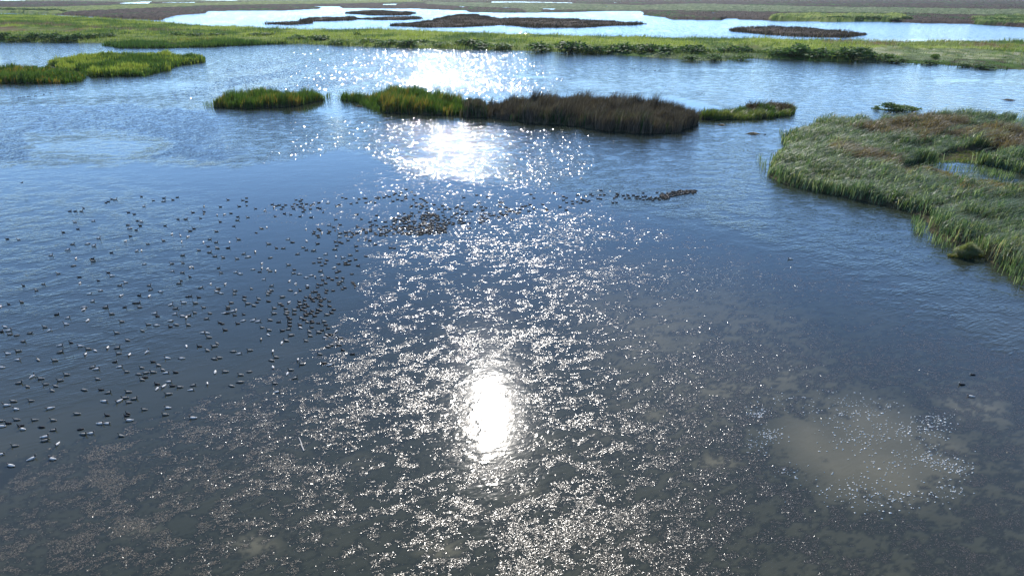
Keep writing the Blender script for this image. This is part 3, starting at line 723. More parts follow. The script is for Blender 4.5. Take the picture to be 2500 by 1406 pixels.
shrubs([(1000, 115, 46, 16, 1), (1030, 112, 30, 14, 0), (1080, 117, 40, 14, 2), (1143, 117, 44, 20, 0), (1180, 119, 44, 15, 1), (1230, 121, 44, 14, 2), (1320, 126, 50, 20, 1), (1390, 129, 60, 26, 0), (1450, 131, 44, 18, 1), (1490, 130, 44, 20, 2)],
       'on the middle of the levee shore', 'shrubs on the middle of the levee')
shrubs([(1530, 131, 44, 22, 1), (1580, 133, 50, 24, 0), (1630, 136, 50, 22, 1), (1576, 131, 22, 12, 3), (1650, 138, 26, 14, 3), (1690, 138, 50, 26, 0), (1722, 136, 26, 16, 2), (1705, 140, 22, 14, 3), (1780, 136, 46, 22, 1), (1812, 135, 34, 20, 0), (1848, 136, 26, 14, 2),
        (1690, 149, 40, 12, 1), (1740, 149, 34, 14, 1), (1810, 147, 30, 12, 2)],
       'around the grassy gap of the levee', 'shrubs around the grassy gap')
shrubs([(1905, 140, 48, 22, 2), (1940, 142, 54, 30, 1), (1985, 145, 40, 20, 2), (2010, 146, 50, 24, 1), (2040, 147, 40, 22, 2), (2085, 149, 56, 32, 0), (2110, 148, 40, 24, 1), (2150, 150, 44, 18, 2), (2190, 154, 40, 10, 1), (2280, 148, 16, 14, 3), (2272, 158, 30, 9, 1), (2350, 164, 24, 8, 0), (2410, 168, 50, 9, 1)],
       'on the right end of the levee', 'shrubs on the right end of the levee')
shrubs([(2140, 268, 10, 7, 1), (2172, 271, 36, 18, 1), (2205, 271, 40, 12, 2)], 'on the tiny island', 'shrubs on the tiny island')
shrubs([(x, 30 + .3 * i, 26, 9, 1 if i % 2 else 0) for i, x in enumerate(range(0, 160, 20))], 'in the far hedge at the left edge', 'shrubs of the far left hedge')
shrubs([(2035 + 22 * i, 52, 30, 11, i % 2) for i in range(6)] + [(2185, 54, 22, 10, 1), (2212, 53, 18, 12, 0)], 'on the shore behind the oval island', 'shrubs along the far right shore')
shrubs([(2395 + 20 * i, 57, 28, 11, (i + 1) % 2) for i in range(5)], 'on the far shore, right edge', 'shrubs at the far right edge')

# grass tussock and its mat by the right shore
def tussock():
    x, y = map(float, at(2356, 626)); r = empty('grass_tussock', (x, y, 0)); tag(r, 'big arching grass tussock on a small mat in front of the right marsh', 'grass tussock')
    n = 6000; a = rng.uniform(0, 6.28, n); rad = rng.random(n) ** .6
    bx = np.cos(a) * rad * .62; by = np.sin(a) * rad * .5
    h = 1.9 * rng.uniform(.6, 1.05, n)
    k = np.where(rng.random(n) < .5, KEYS.index('lime'), KEYS.index('lime')); k[rng.random(n) < .65] = KEYS.index('pale')
    cxy = rng.uniform(0, math.pi, n); wd = .022
    tx = bx * 2.7 + .3 + rng.normal(0, .08, n); ty = by * 2.6 + rng.normal(0, .08, n)
    c = colours(k); cx, cy = np.cos(cxy) * wd / 2, np.sin(cxy) * wd / 2
    zz = h * (1 - .68 * rad)
    V = np.stack([np.column_stack([bx - cx, by - cy, np.zeros(n)]), np.column_stack([bx + cx, by + cy, np.zeros(n)]), np.column_stack([bx * 1.8 + .06 + cx, by * 1.7 + cy, h * .72 * (1 - .4 * rad)]),
                  np.column_stack([bx * 1.8 + .06 - cx, by * 1.7 - cy, h * .72 * (1 - .4 * rad)]), np.column_stack([tx, ty, zz])], 1).reshape(-1, 3)
    b = np.arange(n) * 5
    T = np.concatenate([np.stack([b, b + 1, b + 2], 1), np.stack([b, b + 2, b + 3], 1), np.stack([b + 3, b + 2, b + 4], 1)])
    tag(link('grass', raw_mesh('grass', V, T, np.repeat(c, 5, 0)), M_LEAF, r), kind='stuff')
    n = 2600; X = rng.uniform(-1.8, 2.6, n); Y = rng.normal(0, .22, n) * (1.3 - np.abs(X) / 3)
    V, T, C = blades(X, Y, np.zeros(n), rng.uniform(.08, .3, n), np.full(n, .05), np.where(rng.random(n) < .7, KEYS.index('mead'), KEYS.index('gold')), (.2, 0), .4)
    tag(link('grass_mat', raw_mesh('grass_mat', V, T, C), M_LEAF, r), kind='stuff')
tussock()

# dark dead bushes on the low meadow
def dead_bush(x, y, s, label):
    a, b = map(float, at(x, y)); n = 500
    th = rng.uniform(0, 6.28, n); ph = rng.uniform(.1, 1.4, n); L_ = s * rng.uniform(.5, 1, n)
    X = np.cos(th) * np.sin(ph) * L_ * .4; Y = np.sin(th) * np.sin(ph) * L_ * .4
    V, T, C = blades(X, Y, np.zeros(n), np.cos(ph) * L_ + .05, np.full(n, .035), np.full(n, KEYS.index('rush')), (.1, 0), .5)
    o = link('dead_bush', raw_mesh('dead_bush', V, T, C), M_RUSH, loc=(a, b, 0)); tag(o, label, 'bush')
dead_bush(2196, 420, 1.1, 'widest dark dead bush at the left end of the low meadow')
dead_bush(2245, 428, .6, 'small brown dead bush beside the dark one on the low meadow')
dead_bush(2280, 424, .9, 'dark dead bush in the middle of the low meadow near the pond')
dead_bush(2353, 446, .9, 'dark dead bush nearest the camera on the low meadow')

# ------------------------------------------------------------------ small things on the water
def stick(name, pts, r0, r1, mat, label, cat, loc):
    V = []; T = []; k = 6
    for i, p in enumerate(pts):
        r_ = r0 + (r1 - r0) * i / (len(pts) - 1)
        q = Vector(pts[min(i + 1, len(pts) - 1)]) - Vector(pts[max(i - 1, 0)]); q.normalize()
        u = q.orthogonal().normalized(); v = q.cross(u)
        for j in range(k):
            t = j / k * 6.283; V.append(tuple(Vector(p) + (u * math.cos(t) + v * math.sin(t)) * r_))
    for i in range(len(pts) - 1):
        for j in range(k):
            a = i * k + j; b = i * k + (j + 1) % k; T += [(a, b, b + k), (a, b + k, a + k)]
    for j in range(1, k - 1): T += [(0, j + 1, j), ((len(pts) - 1) * k, (len(pts) - 1) * k + j, (len(pts) - 1) * k + j + 1)]
    o = link(name, raw_mesh(name, V, T), mat, loc=loc); tag(o, label, cat); return o
M_WOOD = mat_plain('weathered_wood', (.42, .38, .32), .7, .4, .3, 12); M_DARKWOOD = mat_plain('dark_wood', (.09, .07, .05), .8, .4, .3, 12)
x, y = map(float, at(735, 1086)); stick('branch', [(-.35, .75, .04), (-.08, .25, .07), (.12, -.2, .05), (.36, -.62, .03)], .025, .045, M_WOOD, 'bare pale branch lying on the weed left of the sun glare', 'branch', (x, y, 0))
x, y = map(float, at(604, 233)); stick('pole', [(0, 0, -.3), (-.02, 0, 2.2), (-.10, 0, 4.3)], .07, .04, M_DARKWOOD, 'thin upright pole sticking out of the left reed island', 'pole', (x, y, 0))
x, y = map(float, at(1657, 501)); stick('branch', [(-.3, -.1, .02), (.1, .02, .08), (.5, .22, .05)], .04, .02, M_WOOD, 'short pale branch floating below the right end of the bird line', 'branch', (x, y, 0))
def debris(x, y, L_, key, label):
    a, b = map(float, at(x, y)); n = 700
    X = rng.normal(0, L_ * .28, n); Y = rng.normal(0, L_ * .16, n)
    V, T, C = blades(X, Y, np.full(n, .0), rng.uniform(.03, .3, n) * np.exp(-(X / L_ / .4) ** 2), np.full(n, .09), np.full(n, KEYS.index(key)), (.6, 0), 1.0)
    o = link('debris_raft', raw_mesh('debris_raft', V, T, C), M_RUSH, loc=(a, b, 0)); tag(o, label, 'debris', kind='stuff')
debris(877, 260, 1.6, 'brown', 'small brown raft of dead reeds below the gap between golden islands')
debris(1838, 327, 2.4, 'brown', 'tan raft of dead reeds floating before the right marsh')
debris(1761, 306, 1.3, 'brown', 'small scrap of dead reed below the low brown island')
debris(2463, 245, 2.8, 'rush', 'flat dark mudbank alone on the water at the upper right')
debris(1935, 262, 1.2, 'rush', 'dark driftwood at the tip of the low brown island')

# ------------------------------------------------------------------ birds
def bird_geo(neck, L_=1.0, fat=1.0, k=10):
    nk = {'up': [(.31, .13, 65, .075, .085), (.33, .22, 85, .05, .055), (.345, .30, 75, .052, .055), (.38, .355, 25, .06, .06), (.43, .35, 0, .05, .045), (.46, .335, -5, .026, .022), (.53, .32, -5, .022, .010), (.555, .318, 0, .010, .004)],
          'low': [(.31, .11, 45, .085, .09), (.345, .16, 55, .06, .062), (.375, .205, 45, .056, .058), (.415, .235, 15, .06, .06), (.465, .23, 0, .048, .044), (.495, .215, -5, .026, .022), (.56, .20, -5, .022, .010), (.585, .198, 0, .010, .004)],
          'feed': [(.31, .08, 10, .09, .09), (.37, .07, -10, .06, .06), (.43, .055, -15, .055, .055), (.49, .04, -15, .06, .055), (.54, .02, -20, .045, .04), (.57, 0, -25, .024, .02), (.62, -.03, -25, .02, .01), (.64, -.04, -25, .01, .004)]}[neck]
    S = [(-.52, .115, -8, .012, .006), (-.46, .10, -10, .055, .020), (-.36, .075, -6, .105, .065), (-.22, .062, 0, .155, .105), (-.02, .062, 0, .178, .125), (.16, .065, 5, .160, .128), (.26, .082, 25, .120, .115)] + nk
    V = []
    if k < 10: S = S[0:1] + S[2:7:2] + S[6:7] + S[8:9] + S[10:12] + S[13:]
    for x, z, ang, rw, rh in S:
        a = R(ang); ux, uz = -math.sin(a), math.cos(a)
        for j in range(k):
            t = j / k * 6.2832; V.append((x + ux * math.sin(t) * rh * fat, math.cos(t) * rw * fat, z + uz * math.sin(t) * rh * fat))
    T = []; M = []
    for i in range(len(S) - 1):
        for j in range(k):
            a = i * k + j; b = i * k + (j + 1) % k; T += [(a, b, b + k), (a, b + k, a + k)]
            up = math.sin((j + .5) / k * 6.2832)
            s = (3 if i >= len(S) - 4 else (2 if i >= 7 else (0 if up > .35 else 1))) if k == 10 else (3 if i >= len(S) - 2 else (2 if i >= 4 else (0 if up > .35 else 1))); M += [s, s]
    V.append((S[0][0] - .01, 0, S[0][1])); V.append((S[-1][0] + .005, 0, S[-1][1])); e0, e1 = len(V) - 2, len(V) - 1
    for j in range(k):
        T += [(e0, (j + 1) % k, j)]; M.append(0)
        b = (len(S) - 1) * k; T += [(e1, b + j, b + (j + 1) % k)]; M.append(3)
    # folded wing tips lying over the rump
    for s in (1, -1):
        o = len(V); V += [(.10, s * .16, .13), (-.05, s * .10, .195), (-.30, s * .05, .165), (-.44, s * .02, .15), (-.22, s * .135, .115)]
        T += [(o, o + 1, o + 4), (o + 1, o + 2, o + 4), (o + 2, o + 3, o + 4)]; M += [0, 0, 0]
    return np.array(V), np.array(T), np.array(M)
BM = {   # back, flank, head, bill
    'd': [(.014, .014, .016), (.009, .009, .010), (.006, .006, .007), (.55, .52, .48)],
    'b': [(.20, .185, .155), (.06, .052, .042), (.025, .028, .022), (.06, .055, .05)],
    'p': [(.52, .50, .46), (.28, .26, .24), (.05, .035, .028), (.07, .065, .06)],
}
BMAT = {t: [mat_plain(f'plumage_{n}_{t}', c, .55, .5 if t != 'd' else .2, .25, 25) for n, c in zip(('back', 'flank', 'head', 'bill'), cs)] for t, cs in BM.items()}
GEO = {}
for t in 'dbp':
    for nk in ('up', 'low', 'feed'):
        V, T, M = bird_geo(nk, fat=1.12 if t == 'd' else 1.0)
        L_ = .44 if t == 'd' else .52
        me = raw_mesh('bird', V * L_, T, smooth=True); 
        for mm in BMAT[t]: me.materials.append(mm)
        me.polygons.foreach_set('material_index', M.astype(np.int32)); me.update()
        V2, T2, M2 = bird_geo(nk, fat=1.12 if t == 'd' else 1.0, k=6)
        GEO[t, nk] = (V2 * L_ * np.array([1, 1, 1.2]), T2, M2, me)

raw = {
 (0, 460, 5.86): "1000,325,dr 1078,325,dr 1163,325,br 1195,280,dl 1515,203,dl 1550,187,dr 1598,152,dl 1650,155,pr 1070,478,pl 1332,465,pr 1115,580,dr 905,625,dl 103,720,dl 265,727,pl 1410,710,pr 1040,798,br 1248,790,pr 1342,818,pr 965,875,pr 728,953,pr 1595,920,dr 1085,998,pa 1322,1005,dr 1332,1038,bl 1048,1106,br 835,1218,bl 1135,1265,dl 1548,1202,dl 1600,1248,pl 1408,1315,dl 1142,1353,pa 335,1388,dl 622,1365,br 1715,1388,br",
 (300, 460, 5.86): "265,113,dl 435,170,dl 588,138,dr 580,180,pr 715,163,dl 778,125,dr 302,252,pa 80,343,dl 163,367,dl 207,462,dl 265,473,pl 72,520,br 247,530,dl 93,570,pr 190,592,dr 108,680,dl 37,750,pa 605,532,dr 790,440,dr 900,437,br 1003,343,dl 1160,255,ba 1162,330,dl 1160,363,da 1112,425,dl 1395,262,dl 1505,163,dl 1712,168,dl 1665,257,dl 1347,378,pa 1455,370,pa 1547,355,dl 1645,405,dr 1640,453,br 1393,475,dl 1588,540,dr 1017,573,dl 960,607,dl 1338,612,bl 700,652,pa 822,672,pa 930,690,pa 840,760,pa 580,745,bl 357,793,bl 1152,768,pa 1243,727,br 1335,770,br 1525,768,pa 1655,728,bl 1220,828,dl 1352,852,bl 1507,850,dr 1088,882,bl 1240,912,br 198,890,pa 264,886,pa 855,953,br 1318,970,br 1435,987,bl 1635,1005,bl 1730,935,br 302,1080,pr 700,1075,bl 858,1065,bl 963,1125,pa 1003,1125,pa 705,1183,pr 850,1203,br 1370,1137,dr 1405,1205,bl 960,1262,dl 1613,1197,pr 1680,1220,pl 835,1318,dl 800,1355,br 1255,1362,pa 1465,1365,pa 40,1343,pl 375,1388,br",
 (600, 460, 5.86): "12,135,dl 8,187,dl 14,243,dl 140,288,dl 274,315,pa 30,413,bl 380,227,dr 435,248,dl 478,237,dr 405,270,pa 533,262,dr 572,235,dl 510,293,dl 553,360,dr 643,375,dl 420,398,dl 720,163,dl 802,158,dl 780,180,dr 692,218,da 737,230,dl 797,217,dl 870,222,dl 968,222,dl 1043,203,dl 665,257,dl 778,262,dr 822,243,pa 930,240,da 820,278,dl 685,290,dr 843,305,dl 925,293,dl 822,333,dr 1030,275,dr 1060,285,dr 777,400,dr 935,413,dr 1107,340,da 1383,128,dl 1433,142,dl 1302,250,bl 1338,233,dr 1507,218,dr 1620,150,dl 1590,203,dr 1697,138,dl 1725,143,dr 1720,203,dr 1175,207,pr 1288,442,dl 1590,370,dl 1655,437,dl 1350,518,dl 1190,522,pr 1258,552,dl 225,572,bl 300,555,pa 863,583,pa 1042,578,dl 1062,598,dl 982,617,dl 970,645,dl 1090,633,pa 1028,668,dl 1042,695,dl 1185,638,dr 1198,613,dl 1277,600,da 1320,583,pa 1352,640,bl 1342,690,pl 1427,630,dl 1465,617,pr 1523,633,dl 1548,658,dl 1590,638,dl 1600,553,dl 1592,528,da 1510,693,dl 1437,670,dr 1680,582,dl 1650,600,pr 1722,618,dl 1722,637,dl 1645,652,pa 150,632,dl 605,727,pr 668,770,dr 870,752,pa 1028,790,dl 328,793,bl 440,852,dl 537,855,br 825,845,bl 868,880,dr 970,888,br 1283,762,dl 1338,765,dl 1373,780,dl 1462,740,dl 1610,735,pa 1718,722,da 1302,817,dr 1275,870,br 1578,825,dl 1590,888,dl 135,905,pa 28,980,pr 740,938,br 348,990,br 1140,940,pr 1495,952,bl 1290,972,pa 1060,1000,pl 1393,988,pl 1158,1025,dl 1572,1015,dl 1720,968,dl 975,1065,dl 1055,1052,dl 1138,1072,dl 1485,1033,dl 1088,1100,dl 1328,1078,dl 1425,1060,dl 1432,1088,dl 1475,1085,dl 1608,1105,dr 612,1093,bl 230,1070,pa 230,1137,pa 313,1150,pa 347,1180,bl 425,1180,pa 98,1158,pr 198,1193,dr 1265,1132,pa 695,1162,dl 1070,1183,br 683,1213,bl 770,1225,pl 933,1243,pr 995,1265,pa 865,1273,pl 1088,1245,pa 1300,1200,dl 1337,1180,dl 1520,1223,dl 1180,1275,dl 1237,1303,dl 1303,1275,dl 1390,1278,dl 1100,1307,dl 258,1300,pr 625,1325,pa 713,1360,pa 1375,1325,br 1338,1345,br 1325,1373,dl 1142,1353,dl 1080,1378,dr 1030,1368,dl 1530,1340,dl 1545,1363,dl 1565,1383,dl 370,1392,br 885,1390,pl",
 (0, 700, 5.86): "520,50,bl 125,247,dl 308,215,bl 8,280,pa 1435,52,pr 1283,100,pr 1322,203,pr 1732,125,pa 1200,293,pr 1197,327,pa 1510,293,br 812,395,dr 970,443,pr 1597,387,bl 1255,482,pa 945,535,pl 70,572,pl 18,640,dr 125,625,pr 640,575,bl 710,623,pa 140,678,bl 237,693,br 427,662,br 332,780,br 1015,797,dl 1147,847,pl 860,838,pr 1262,890,bl 1360,912,pl 1540,873,pa 1678,873,br 863,933,br 1222,965,pa 1697,952,bl 262,918,bl 108,955,pl 258,1043,pr 543,1043,bl 783,1052,bl 1643,1073,dr 28,1152,pl 1715,1143,pr 1325,1150,br 1383,1175,pr 952,1255,bl 462,1280,pa 583,1312,bl 860,1338,bl 1397,1317,bl 272,1375,br 655,1393,bl 1670,660,bl 1740,497,bl",
 (300, 700, 5.86): "397,42,br 542,68,pl 235,122,dr 377,133,pa 920,140,dr 965,135,dr 1087,150,dl 165,232,dr 220,230,dr 240,290,bl 25,290,dr 687,257,pa 867,225,pl 1037,233,bl 752,310,br 1157,297,bl 457,380,pr 495,420,dl 745,388,pr 1028,370,bl 853,418,pl 940,410,br 905,440,pa 1245,378,bl 1195,457,br 1550,228,bl 1503,288,bl 1503,318,dr 1570,350,pr 1615,335,pa 1450,378,pr 1492,378,dr 1600,405,dl 1727,393,dl 1605,57,bl 1598,102,bl 1362,22,bl 1362,48,dl 1345,68,pl 1405,92,pl 1740,143,dl 1738,185,bl 1112,12,br 680,487,pr 363,538,bl 483,550,pl 765,542,bl 935,545,bl 680,570,dl 1385,510,dl 1423,530,dl 1643,525,dl 1720,485,pr 278,628,bl 1463,618,dl 1143,655,pr 1205,660,pl 1232,722,bl 65,762,bl 1347,808,bl 1307,850,bl 1095,850,dl 1208,907,bl 908,847,pa 348,930,pa 93,973,pa 1580,925,bl 1663,955,pr 635,1020,pl 842,1022,pl 1378,1013,bl 1310,1030,bl 433,1070,dl 507,1120,bl 270,1157,bl 570,1185,bl 55,1213,bl 620,1230,pr 755,1222,dl 432,1220,bl 330,1230,bl 228,1250,bl 318,1295,dl 275,1327,bl 1322,1218,pa 1465,1212,bl 1683,1258,bl 1680,1362,bl 663,1355,pr 490,1390,dl 1207,1385,pa",
 (600, 700, 5.86): "80,25,bl 365,52,bl 333,78,bl 315,110,bl 640,50,bl 777,52,dl 183,173,bl 525,145,bl 160,222,dl 28,242,bl 325,207,dl 115,268,bl 713,93,pa 880,12,dl 1027,5,dl 1157,48,dl 1147,83,dl 1250,55,dl 957,75,dl 1000,70,dl 1383,33,dl 1417,12,dl 1562,8,da 858,148,dl 915,152,dl 918,125,da 945,172,dl 1010,155,dl 1040,105,dl 1048,140,dl 1035,165,dl 1075,185,dl 1070,210,dl 1125,172,dl 840,192,dl 965,203,dl 765,212,dl 1192,205,dl 847,243,dl 778,255,bl 885,273,dl 835,293,dl 750,287,dr 1055,250,dl 1080,270,dl 1198,275,dl 617,223,pa 490,243,bl 520,267,dl 408,305,bl 573,315,dl 695,332,bl 800,325,dl 850,343,dl 950,345,dl 1033,325,dl 1065,340,dl 1257,325,dl 403,382,bl 587,358,bl 580,387,bl 695,387,dl 605,432,dl 630,460,dl 848,392,dl 885,378,dl 935,378,dl 1020,370,dl 863,410,dl 985,418,dl 1160,398,bl 1225,372,dl 345,475,bl 110,480,pr 177,495,pr 470,503,dr 790,443,bl 835,467,dl 627,508,dl 877,503,bl 945,487,dl 950,510,dl 1035,518,dr 1118,495,bl 1143,543,dl 773,542,dl 627,555,dl 233,582,bl 780,583,pl 943,578,dl 610,605,br 1177,593,dl 330,618,bl 523,627,dl 907,637,bl 1043,650,bl 1093,620,dr 1297,635,pa 320,685,pl 648,692,bl 920,700,bl 1210,680,dl 1153,690,bl 1130,725,pl 1353,730,bl 218,752,ba 577,768,bl 517,800,pa 860,770,bl 1222,832,bl 1175,855,bl 1333,827,bl 57,908,bl 385,925,pa 1387,900,dl 1057,960,bl 433,1005,bl 370,1053,bl 745,1043,pa 803,1105,bl 392,1153,pa 1117,1090,dl 1207,1115,pr 643,1187,bl 597,1240,pa 703,1303,br 50,1213,br 415,1380,bl 1525,960,dr",
 (0, 930, 5.86): "390,77,bl 795,72,bl 745,135,bl 1205,125,bl 1447,122,dl 1548,165,br 192,287,bl 445,280,bl 93,345,pl 228,400,pl 718,388,pl 1495,288,pr 1702,288,pa 1103,468,bl 1532,488,dl 15,567,bl 30,645,pl 118,600,dl 238,550,bl 297,637,dl 325,685,pl 495,555,bl 760,557,bl 595,657,dl 765,700,br 1152,688,dr 1437,607,pr 1535,605,pr 1195,757,br 1303,745,pr 645,797,pr 645,850,br 822,903,pa 1732,780,bl 212,925,bl 15,1045,pr 458,1108,pa 750,1112,pl 157,1207,pl",
 (300, 930, 5.86): "583,78,pa 710,68,dl 812,85,bl 1003,60,br 493,107,pa 978,127,pr 1555,68,bl 650,187,bl 78,155,bl 30,240,bl 163,252,br 82,303,bl 643,380,pl 305,405,bl 605,477,bl 72,462,dl 55,495,dl 92,560,pl 1003,525,pl",
 (0, 0, 1.0): "676.6,956,pr 1930,632,pl 2375,914,dl 2348,938,dl 2370,967,pl 1868,328,dl",
}
dark_far = {
 (900, 450, 8.333): "765,103 875,155 665,175 545,187 513,210 625,228 945,222 365,235 428,250 755,245 215,265 312,268 157,280 205,297 755,290 588,308 680,330 495,345 48,350 133,370 1060,290 1110,310 1145,338 910,305 1187,370 962,378 1055,397 875,435 860,457 970,452 1085,430 1105,455 1183,440 1065,487 1330,412 1187,503 1030,562 723,595 878,585 820,633 165,632 142,735 343,765 30,765 80,825 163,833 40,857 40,910 40,950 130,985 150,1015 245,1005 240,1043 357,1043 215,900 250,920 300,865 360,850 355,925 425,940 365,975 310,1005 460,862 512,1007 510,900 545,775 22,1143 135,1223 440,1293 520,1300 1170,567 1220,598 1275,640 1500,565 1520,632 1555,675 1365,650 1400,630 1430,505 1503,437 1550,505 1650,500 1775,475 1810,455 1905,440 1865,505 1905,520 1935,270 2200,220 2418,255 2165,460 2290,460 2385,480 2250,380 2000,550 2090,550 1800,590 1905,605 1750,622 1690,660 1775,683 1630,713 1880,690 1840,730 1880,748 1985,595 2320,525 2360,590 2300,645 2345,685 2410,700 2255,715 2335,747 2280,780 2450,600 2480,640 2045,893 2042,785 1945,775 1900,795 1835,785 1715,815 1555,970 1525,920 1450,945 1405,940",
 (1180, 450, 8.333): "330,365 390,370 340,445 460,465 215,630 315,665 420,625 475,615 365,610 525,495 540,545 470,550 350,575 620,550 690,590 735,570 745,510 790,450 860,440 950,412 1030,495 1210,408 1280,500 1290,528 1560,465 1685,520 925,545 570,715 970,205 1030,280 1450,175 1630,250 1690,278 1630,322 1920,220 2080,235 2180,200 2220,235 2010,305 2030,325 2075,318 2150,330 2105,355 1985,380 1910,355 1820,395 1810,345 1695,372 2395,122 2375,215 2460,208 2330,290 2390,295",
 (1450, 440, 9.26): "540,330 510,370 460,400 430,505 510,505 515,300 700,410 660,350 780,350 800,400 760,330 890,340 950,370 1000,360 970,420 1040,415 1110,375 1125,440 1110,290 1170,360 1200,430 1250,400 1290,380 1330,455 1270,430 1360,420 1400,390 1450,405 1430,275 1535,290 1490,440 1560,420 1625,430",
 (0, 0, 1.0): "45,238 50,237.5 56,237 60,236.5 68,236 73,235.5 84,234.5 88,234 160,219 165,217 170,216 176,215 186,212 107,231 123,227 260,204 322,200 364,194 369,194 375,193 390,192 395,192 401,192 538,170 554,169 590,162 1476,156 1483,157 1493,158 1516,166 1524,166 1540,167 1544,168 1549,168 1564,170 1578,172 1598,173 1601,172 1608,173 1612,172",
}
B = []
for (ox, oy, s), t in raw.items():
    for q in t.split():
        x, y, k = q.split(','); B.append((ox + float(x) / s, oy + float(y) / s + 1.0, k[0], k[1]))
for (ox, oy, s), t in dark_far.items():
    for q in t.split():
        x, y = q.split(','); B.append((ox + float(x) / s, oy + float(y) / s + .6, 'd', random.choice('lllr')))
# the two tight packs
cl = [(500, 680), (600, 640), (1000, 600), (1250, 570), (1400, 640), (1560, 760), (1800, 760), (1600, 840), (1580, 990), (1250, 1010), (1000, 1040), (760, 1050), (560, 960), (440, 880)]
cl = [(900 + a / 8.333, 450 + b / 8.333) for a, b in cl]
n0 = 0; tries = 0; got = []
while n0 < 150 and tries < 6000:
    tries += 1; x = rng.uniform(950, 1120); y = rng.uniform(515, 577)
    if inside(np.array([x]), np.array([y]), cl)[0] and all((x - a) ** 2 + ((y - b) * 2) ** 2 > 16 for a, b in got):
        got.append((x, y)); B.append((x, y, 'd', random.choice('lllrra'))); n0 += 1
line = [(1500, 375, 50), (1700, 350, 70), (1850, 300, 60), (2100, 270, 40), (2300, 260, 22)]
for i in range(115):
    x = rng.uniform(1500, 2310); yc = np.interp(x, [l[0] for l in line], [l[1] for l in line]); hw = np.interp(x, [l[0] for l in line], [l[2] for l in line])
    B.append((1450 + x / 9.26, 440 + (yc + rng.uniform(-hw, hw)) / 9.26, 'd', random.choice('llrra')))
B.sort(key=lambda b: -b[1])
HEAD = {'l': math.pi, 'r': 0.0, 'a': math.pi / 2}
recs = []
for i, (x, y, t, hd) in enumerate(B):
    wx, wy = map(float, at(x, y))
    rz = HEAD[hd] + random.gauss(0, .22 if hd != 'a' else .35)
    if hd == 'a' and random.random() < .35: rz += math.pi
    if hd == 'l': rz -= .12
    if hd == 'r': rz += .25
    nk = random.choices(('up', 'low', 'feed'), (.68, .24, .08) if t != 'p' else (.45, .3, .25))[0]
    recs.append(dict(px=x, py=y, t=t, hd=hd, p=(wx, wy, -.012), rz=rz, s=random.uniform(.9, 1.12) * (1.12 if y < 640 else 1), nk=nk))
ind, rest = recs[:300], recs[300:]
print('birds', len(recs))
def where(r):
    x, y = r['px'], r['py']
    if x > 1700: return 'alone on the open water by the right marsh' if y < 800 else 'among drowned weed at the lower right'
    row = 'nearest' if y > 930 else 'near' if y > 850 else 'middle' if y > 790 else 'far' if y > 735 else 'farthest'
    c = 'outer left' if x < 130 else 'left' if x < 300 else 'centre' if x < 480 else 'right' if x < 660 else 'packed right'
    return f'the {row} {c} of the flock'
LOOK = {'d': 'black coot', 'b': 'grey-brown duck', 'p': 'pale-backed duck'}
FACE = {'l': 'facing left', 'r': 'facing right', 'a': 'seen end-on'}
groups = {}
for r in ind: groups.setdefault((LOOK[r['t']], FACE[r['hd']], where(r)), []).append(r)
for (lk, fc, wh), rs in groups.items():
    rs.sort(key=lambda r: r['px'])
    for i, r in enumerate(rs):
        pre = 'in ' if wh.startswith('the') else ''
        if len(rs) == 1: r['label'] = f'{lk} {fc} {pre}{wh}'
        else:
            o = 'leftmost' if i == 0 else 'rightmost' if i == len(rs) - 1 else ORD[i] + ' from left'
            r['label'] = f'{lk} {fc}, {o}, {pre}{wh}'
for r in ind:
    me = GEO[r['t'], r['nk']][3]; nm = 'coot' if r['t'] == 'd' else 'duck'
    o = bpy.data.objects.new(nm, me); col.objects.link(o)
    o.location = r['p']; o.rotation_euler = (0, 0, r['rz']); o.scale = (r['s'], r['s'], r['s'] * 1.2)
    tag(o, r['label'], 'duck' if nm == 'duck' else 'coot', 'waterbirds swimming in the flock')
# the remaining, smallest birds as one flock
VV = []; TT = []; MM = []; off = 0; moff = {'d': 0, 'b': 4, 'p': 8}
for r in rest:
    V, T, M, _ = GEO[r['t'], r['nk']]; c, s = math.cos(r['rz']), math.sin(r['rz']); q = V * r['s']
    VV.append(np.stack([q[:, 0] * c - q[:, 1] * s + r['p'][0], q[:, 0] * s + q[:, 1] * c + r['p'][1], q[:, 2] + r['p'][2]], 1)); TT.append(T + off); MM.append(M + moff[r['t']]); off += len(V)
me = raw_mesh('distant_flock', np.concatenate(VV), np.concatenate(TT), smooth=True)
for t in 'dbp':
    for mm in BMAT[t]: me.materials.append(mm)
me.polygons.foreach_set('material_index', np.concatenate(MM).astype(np.int32)); me.update()
tag(link('distant_flock', me), 'farther coots and ducks in tight rafts and loose lines across the lagoon', 'bird flock', kind='stuff')

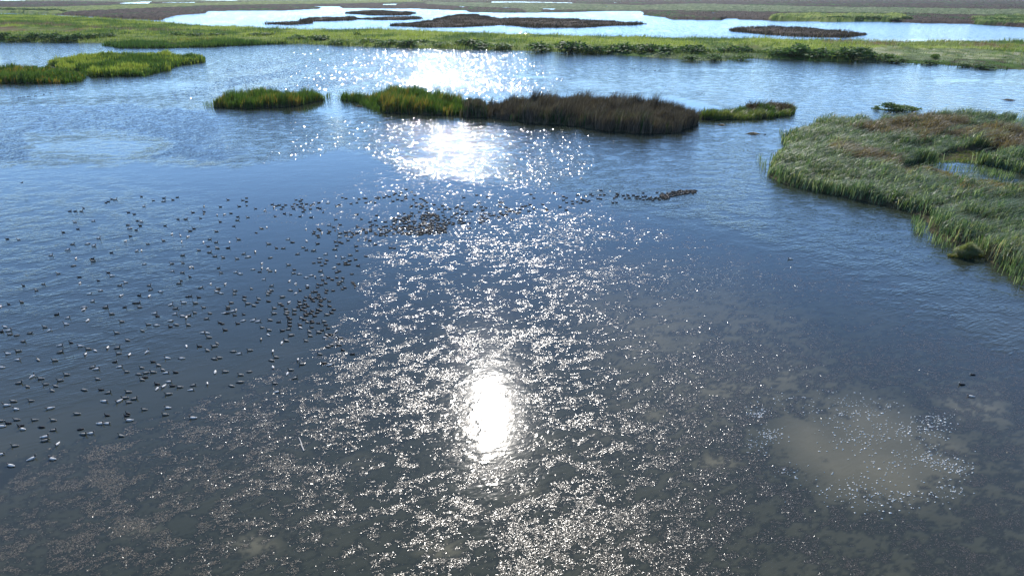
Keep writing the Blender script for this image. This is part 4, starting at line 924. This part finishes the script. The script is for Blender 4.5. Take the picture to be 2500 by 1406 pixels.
# two birds in flight, low over the water
def flyer(px, py, z, rz, label):
    V, T, M = bird_geo('low'); V = V.copy(); L_ = .42
    V = V * L_; V[:, 2] -= .03
    o0 = len(V); W = []; Tn = []
    for s in (1, -1):
        b = o0 + len(W); W += [(.10, s * .05, .03), (-.06, s * .05, .03), (.12, s * .24, .11), (-.07, s * .24, .10), (.02, s * .46, .07), (-.10, s * .42, .05)]
        Tn += [(b, b + 1, b + 3), (b, b + 3, b + 2), (b + 2, b + 3, b + 5), (b + 2, b + 5, b + 4)]
    V = np.concatenate([V, np.array(W)]); T = np.concatenate([T, np.array(Tn)]); M = np.concatenate([M, np.zeros(len(Tn), int)])
    me = raw_mesh('flying_duck', V, T, smooth=True)
    for mm in BMAT['d']: me.materials.append(mm)
    me.polygons.foreach_set('material_index', M.astype(np.int32))
    x, y = at(px, py, z); o = link('flying_duck', me, loc=(float(x), float(y), z)); o.rotation_euler = (0, 0, rz); tag(o, label, 'duck')
flyer(53, 447, 1.2, .1, 'dark bird flying low over calm water at the left edge')
flyer(1418, 436, 1.0, 2.6, 'dark bird flying low above the birds right of the glitter')


# ------------------------------------------------------------------ air
hz_ = raw_mesh('haze', [(-17000, -3500, -1.8), (17000, -3500, -1.8), (17000, 15000, -1.8), (-17000, 15000, -1.8), (-17000, -3500, 34), (17000, -3500, 34), (17000, 15000, 34), (-17000, 15000, 34)],
               [(0, 3, 2, 1), (4, 5, 6, 7), (0, 1, 5, 4), (1, 2, 6, 5), (2, 3, 7, 6), (3, 0, 4, 7)])
hm = bpy.data.materials.new('haze'); hm.use_nodes = True; hm.node_tree.nodes.clear()
ho = hm.node_tree.nodes.new('ShaderNodeOutputMaterial'); hv = hm.node_tree.nodes.new('ShaderNodeVolumePrincipled')
hv.inputs['Color'].default_value = (.80, .88, 1, 1); hv.inputs['Density'].default_value = .00002; hv.inputs['Anisotropy'].default_value = .3
hm.node_tree.links.new(hv.outputs[0], ho.inputs['Volume'])
tag(link('haze', hz_, hm), kind='stuff')
